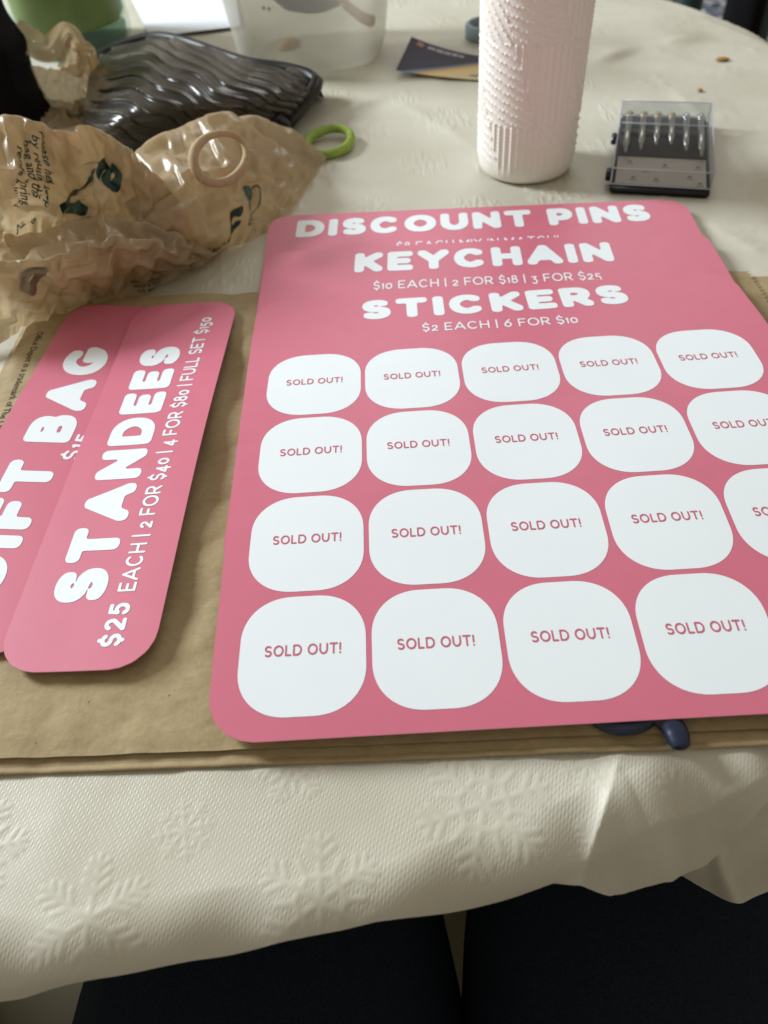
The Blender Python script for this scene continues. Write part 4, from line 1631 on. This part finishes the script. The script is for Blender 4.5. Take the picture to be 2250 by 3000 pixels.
band('handle_loop', [(30, 62, HY), (66, 92, HY), (104, 108, HY), (132, 78, HY), (150, 70, HY), (164, 92, HY), (162, 120, HY), (150, 160, HY)],
     [.9, 1.0, .9, .7, .75, .8, .9, 1.0], 71)
band('handle_strip', [(158, 92, HY + .6), (182, 106, HY + .6), (198, 135, HY + .6), (204, 170, HY + .6)], [.5, .6, .65, .5], 72)

# printing on the bag
INK = M['green_ink']


def ink(name, s_, cap, length, f, U0, V0, du, dv, style, m=INK, eps=.05):
    V, F, w = text2d(s_, cap, length, **style)
    return mk(name, on_film(f, U0, V0, du, dv, eps)(V), F, m, pb)


ST = dict(weight=.30, p=2.0, gap=.2, space=.4, cell=.05)
ink('printed_mark', 'V', 2.3, 2.9, fA, .40, .84, (.0, -.085), (.075, 0), dict(ST, weight=.22))
ink('printed_mark', 'S', 2.5, 1.9, fA, .57, .66, (.0, -.085), (.055, -.03), dict(ST, weight=.26))
for k, s_ in enumerate(('please help keep', 'by reusing this', 'bag and storing', 'recycle helping')):
    g = on_film(fA, .335 - k * .036, .40 + .015 * k, (.0, .052), (.042, .0), .05)
    curve_text('printed_line', s_, .95, g, INK, pb, shear=.3, bold=.014, subdiv=.25)
g = on_film(fA, .20, .86, (.055, .0), (.0, -.07), .05)
curve_text('printed_line', 'Name', .8, g, INK, pb, shear=.3, bold=.01, subdiv=.25)
# recycling ring, letters and frame on the right lobe
du_, dv_ = (.078, -.050), (-.040, -.150)
ink('printed_mark', 'O', .8, .8, fB, .60, .80, du_, dv_, dict(ST, weight=.26))
ink('printed_mark', 'C', .9, 1.0, fB, .50, .90, du_, dv_, dict(ST, weight=.34))
fr = rbox(0, 0, .62, .48, .2)
v2, f_ = ms(lambda x, y: np.maximum(fr(x, y), -(fr(x, y) + .07)), -1, 1, -.8, .8, .035)
mk('printed_frame', on_film(fB, .64, .755, du_, dv_, .05)(v2), f_, INK, pb)
curve_text('printed_line', 'PLEASE RECYCLE', .42, on_film(fB, .33, .985, (.055, -.03), (-.03, -.10), .05), INK, pb, bold=.012, subdiv=.2)
for k, s_ in enumerate(('WARNING KEEP', 'NOT A TOY FOR', 'U.S. Patents')):
    curve_text('printed_line', s_, .62, on_film(fT, .40 + .02 * k, .62 + k * .15, (.085, .06), (.01, -.18), .04), INK, pb, bold=.016, subdiv=.2)
# print showing faintly through the front roll
ink('faint_mark', 'G', 1.8, 2.2, fC, .22, .72, (.06, .0), (.0, -.10), dict(ST, weight=.34), M['grey_ink'], .03)

# tan hair tie lying on the bag's right lobe
ringc = (475, 341)
ux = (85, 40)
PR, RR = [], []
rr = np.random.RandomState(2)
for i in range(80):
    a = 2 * math.pi * i / 80
    k = 1 + .03 * math.sin(2 * a + 1) + .015 * math.sin(3 * a)
    ex, ey = 56 * k * math.cos(a), 55 * k * math.sin(a)
    x, y = ringc[0] + ex + .08 * ey, ringc[1] - ey
    z = 5.35 + .85 * math.sin(a) - .5 * math.cos(a)
    PR.append(at(x, y, z))
    RR.append(.225 * (1 + .12 * math.sin(a * 2 + 2) + .12 * math.sin(a + 3.6)))
o = mk('hair_tie', *tube(PR, RR, 14, True, 1.1), M['tan_skin_hair'])
tag(o, 'tan fabric hair tie resting on the crumpled plastic bag', 'hair tie', 'hair ties')


# ------------------------------------------------------------------ purse
def build_purse():
    rows = [
        [(195, 140, 1.5), (250, 108, 2.0), (330, 84, 2.6), (400, 94, 2.6), (470, 118, 2.4), (540, 140, 2.2), (610, 150, 2.0), (662, 163, 1.8), (688, 182, 1.5)],
        [(190, 175, 2.6), (250, 140, 3.4), (325, 112, 4.0), (395, 118, 4.0), (465, 140, 3.7), (535, 158, 3.4), (605, 168, 3.0), (655, 180, 2.4), (684, 195, 1.5)],
        [(185, 215, 3.0), (245, 185, 4.2), (320, 155, 5.0), (390, 158, 5.0), (460, 172, 4.6), (530, 186, 4.2), (595, 196, 3.6), (645, 206, 2.6), (672, 212, 1.3)],
        [(180, 255, 3.0), (240, 235, 4.2), (310, 205, 5.0), (380, 205, 5.0), (445, 214, 4.6), (515, 220, 4.0), (580, 226, 3.2), (625, 232, 2.2), (655, 236, 1.0)],
        [(185, 300, 2.4), (240, 285, 3.4), (300, 262, 4.0), (365, 255, 4.0), (430, 255, 3.6), (495, 256, 3.0), (555, 256, 2.4), (603, 258, 1.6), (636, 258, .8)],
        [(200, 345, .5), (245, 335, .6), (295, 325, .7), (350, 315, .8), (415, 302, .8), (480, 295, .7), (540, 288, .6), (590, 282, .5), (622, 276, .4)]]
    R3 = [[tuple(at(x, y, z)) for x, y, z in r] for r in rows]
    back = [(x + .3, y + .8, .1) for x, y, z in R3[0]]
    f = net_surface([back] + R3)
    nu, nv = 330, 260
    Uu, Vv = np.meshgrid(np.linspace(0, 1, nu), np.linspace(0, 1, nv))
    P = f(Uu, Vv)
    N = normals_of(f, Uu, Vv)
    s_ = Uu * 20 * .62 + (1 - Vv) * 8.5
    w = Uu * 21 - Vv * 9
    # ridges run from the far left towards the near right, wavering as they go
    ph = (Vv * 11.0 - 12 * (Uu - .36 * Uu ** 2)) + .20 * np.sin(Uu * 26 + Vv * 5)
    saw = ph - np.floor(ph)
    h = .95 * np.exp(-((saw - .5) / .06) ** 2) + .9 * (1 - np.abs(saw - .5) * 2) ** .6 * 0 + .35 * np.sin(saw * math.pi) 
    h = h * .22 + .12 * snoise(P[..., 0], P[..., 1], 3.4, 5) + .02 * snoise(P[..., 0], P[..., 1], 1.1, 6)
    ed = np.clip(np.minimum(np.minimum(Uu * 14, (1 - Uu) * 12), np.minimum((Vv - .12) * 45, (1 - Vv) * 9)), 0, 1)
    Q = P + N * (h * ed)[..., None]
    c = Q.reshape(-1, 3).mean(0)
    t = thing('pouch', (c[0], c[1], 0), 'dark brown vinyl pouch with wavy ridges behind the crumpled plastic bag', 'pouch')
    mk('body', Q.reshape(-1, 3), grid_faces(nu, nv), M['purse'], t)
    uu = np.linspace(0, 1, 70)
    path = np.r_[f(uu, np.full(70, .165)), f(np.ones(26), np.linspace(.19, .95, 26))]
    path[:, 2] += .15
    mk('piping', *tube(path, .42, 12), M['piping'], t)
    p2 = f(np.full(26, .965), np.linspace(.2, .95, 26))
    p2[:, 2] += .5
    mk('zip', *tube(p2, .16, 8), M['black_plastic'], t)
    zp = at(600, 262, 1.5)
    mk('zip_pull', *tube([at(596, 250, 2.1), at(606, 262, 1.6), at(618, 270, 1.0), at(626, 272, .5)], [.3, .45, .4, .25], 8), M['black_plastic'], t)


build_purse()


# ------------------------------------------------------------------ black case at far left
def build_case():
    t = thing('black_bag', (-27, 40, 0), 'upright black fabric bag at the left edge behind the plastic bag', 'bag')
    nA = 72
    V = []
    zs = np.linspace(0.1, 17, 40)
    for z in zs:
        for k in range(nA):
            a = 2 * math.pi * k / nA
            c_, s2 = math.cos(a), math.sin(a)
            q = (abs(c_) ** 4 + abs(s2) ** 4) ** (-.25)
            w = 6.6 - .12 * z + (.45 * math.exp(-((z - 5.2) / 1.1) ** 2))
            V.append((-30.3 + w * q * c_ + .10 * math.sin(z * 1.4 + 3 * a), 38.9 + 4.2 * q * s2 + .22 * math.sin(a * 9 + z * .4), z))
    F = grid_faces(nA, len(zs), True) + [tuple((len(zs) - 1) * nA + k for k in range(nA))]
    mk('body', V, F, M['black_fabric'], t)
    for x in (-27, -32):
        pth = smoothpath([(x - 1.5, 37.3, 14.5), (x - 1.5, 37.6, 18), (x, 39, 23), (x + 1.5, 37.6, 18), (x + 1.5, 37.3, 14.5)], 30)
        mk('handle', *tube(pth, .45, 8), M['black_fabric'], t)


build_case()


# ------------------------------------------------------------------ seated person (lap), own chair
def skin_body(name, verts, edges, radii, m, sub=2):
    me = bpy.data.meshes.new(name)
    me.from_pydata([tuple(c * CM for c in v) for v in verts], edges, [])
    o = bpy.data.objects.new(name, me)
    COL.objects.link(o)
    sk = o.modifiers.new('skin', 'SKIN')
    sd = o.modifiers.new('sub', 'SUBSURF')
    sd.levels = sd.render_levels = sub
    for i, r in enumerate(radii):
        me.skin_vertices[0].data[i].radius = (r[0] * CM, r[1] * CM)
    me.skin_vertices[0].data[0].use_root = True
    dg = bpy.context.evaluated_depsgraph_get()
    dg.update()
    m2 = bpy.data.meshes.new_from_object(o.evaluated_get(dg))
    m2.materials.clear()
    m2.materials.append(m)
    m2.polygons.foreach_set('use_smooth', [True] * len(m2.polygons))
    bpy.data.objects.remove(o)
    o = bpy.data.objects.new(name, m2)
    COL.objects.link(o)
    return o


V = [(5, -58, -24), (5, -60, -10), (5, -61, 6),
     (-4, -54, -24), (-4.0, -38, -22.5), (-4.3, -20, -22), (-5.0, -3, -23), (-8, 0, -28), (-8, -2, -48), (-8, -2, -68), (-8, 8, -72),
     (14, -54, -24), (14.4, -38, -22.0), (14.9, -20, -21.4), (15.9, -3, -23), (18.2, 0, -28), (18.2, -2, -48), (18.2, -2, -68), (18.2, 8, -72)]
E_ = [(0, 1), (1, 2), (0, 3), (3, 4), (4, 5), (5, 6), (6, 7), (7, 8), (8, 9), (9, 10),
      (0, 11), (11, 12), (12, 13), (13, 14), (14, 15), (15, 16), (16, 17), (17, 18)]
R_b = [(13, 11), (14, 10), (15, 10)] + [(11, 9.5), (11.4, 9.4), (11.0, 9.0), (7.2, 7), (6.4, 6), (5.4, 5.4), (4, 4), (4, 3)] * 2
body = skin_body('person', V, E_, R_b, M['denim'])
tag(body, 'person seated at the table in black jeans, only the lap showing below the cloth', 'person')

ch = thing('chair', (5, -48, -75), 'tan wooden chair under the seated person', 'chair', 'chairs around the table')
mk('seat', *boxvf(-17, 27, -72, -28, -36, -32.6, 1.0), M['wood'], ch)
for x, y in ((-14, -69), (24, -69), (-14, -31), (24, -31)):
    mk('leg', *boxvf(x - 1.8, x + 1.8, y - 1.8, y + 1.8, -75, -36), M['wood'], ch, smooth=False)
mk('backrest', *boxvf(-16, 26, -75, -72.5, -36, 8, 1.0), M['wood'], ch)


# ------------------------------------------------------------------ far chair with floral cushion and dark bags
def build_far():
    c2 = thing('chair', (75, 160, -75), 'dark green painted chair with floral cushion beyond the far right table edge', 'chair', 'chairs around the table')
    V, F = boxvf(38, 98, 128, 190, -40, -30, 2.5)
    mk('cushion', V, F, M['floral'], c2)
    for (px, py, Y, pw) in ((1472, 60, 118, 2.6), (1612, 130, 104, 2.2)):
        b0 = at_y(px, py, Y)
        mk('post', *tube([(b0[0], b0[1], -74), (b0[0], b0[1], b0[2] - 10), (b0[0] + .5, b0[1] + .5, b0[2] + 40)], pw, 10), M['chair_green'], c2)
    mk('rail', *boxvf(50, 92, 190, 193, -30, 25, 1), M['chair_green'], c2)
    b1 = at_y(1535, 40, 112)
    t2 = at_y(1560, 20, 100)
    V, F = lathe([(.01, 0), (6, .5), (7.5, 6), (7, 16), (5, 22), (.01, 23)], 32)
    V = [(x * (1 + .1 * math.sin(4 * math.atan2(y, x))) * .34 + t2[0] + 3.3, y * .6 + t2[1], z * 1.5 - 29.8) for x, y, z in V]
    o = mk('black_bag', V, F, M['black_fabric'])
    tag(o, 'dark bag sitting on the floral cushion between the green chair posts', 'bag')
    t3 = at_y(1645, 40, 96)
    V, F = lathe([(.01, 0), (9, .5), (11, 8), (10.5, 22), (7, 32), (.01, 33)], 32)
    V = [(x * .8 + t3[0] + 8, y + t3[1] + 2, z * 1.2 - 74.8) for x, y, z in V]
    o = mk('waste_bin', V, F, mat('dark_grey_bag', (.02, .02, .022), .5, .4, .6, 18, .4, 30, .01, color2=(.12, .12, .12)))
    tag(o, 'dark sack standing on the floor past the far right table corner', 'sack')
    rg = mk('rug', *boxvf(-60, 160, 95, 300, -74.98, -74.2), mat('dark_rug', (.02, .02, .02), .9, .1, .6, 14, color2=(.08, .08, .09)), smooth=False)
    tag(rg, 'dark rug on the floor beyond the table', 'rug')


build_far()
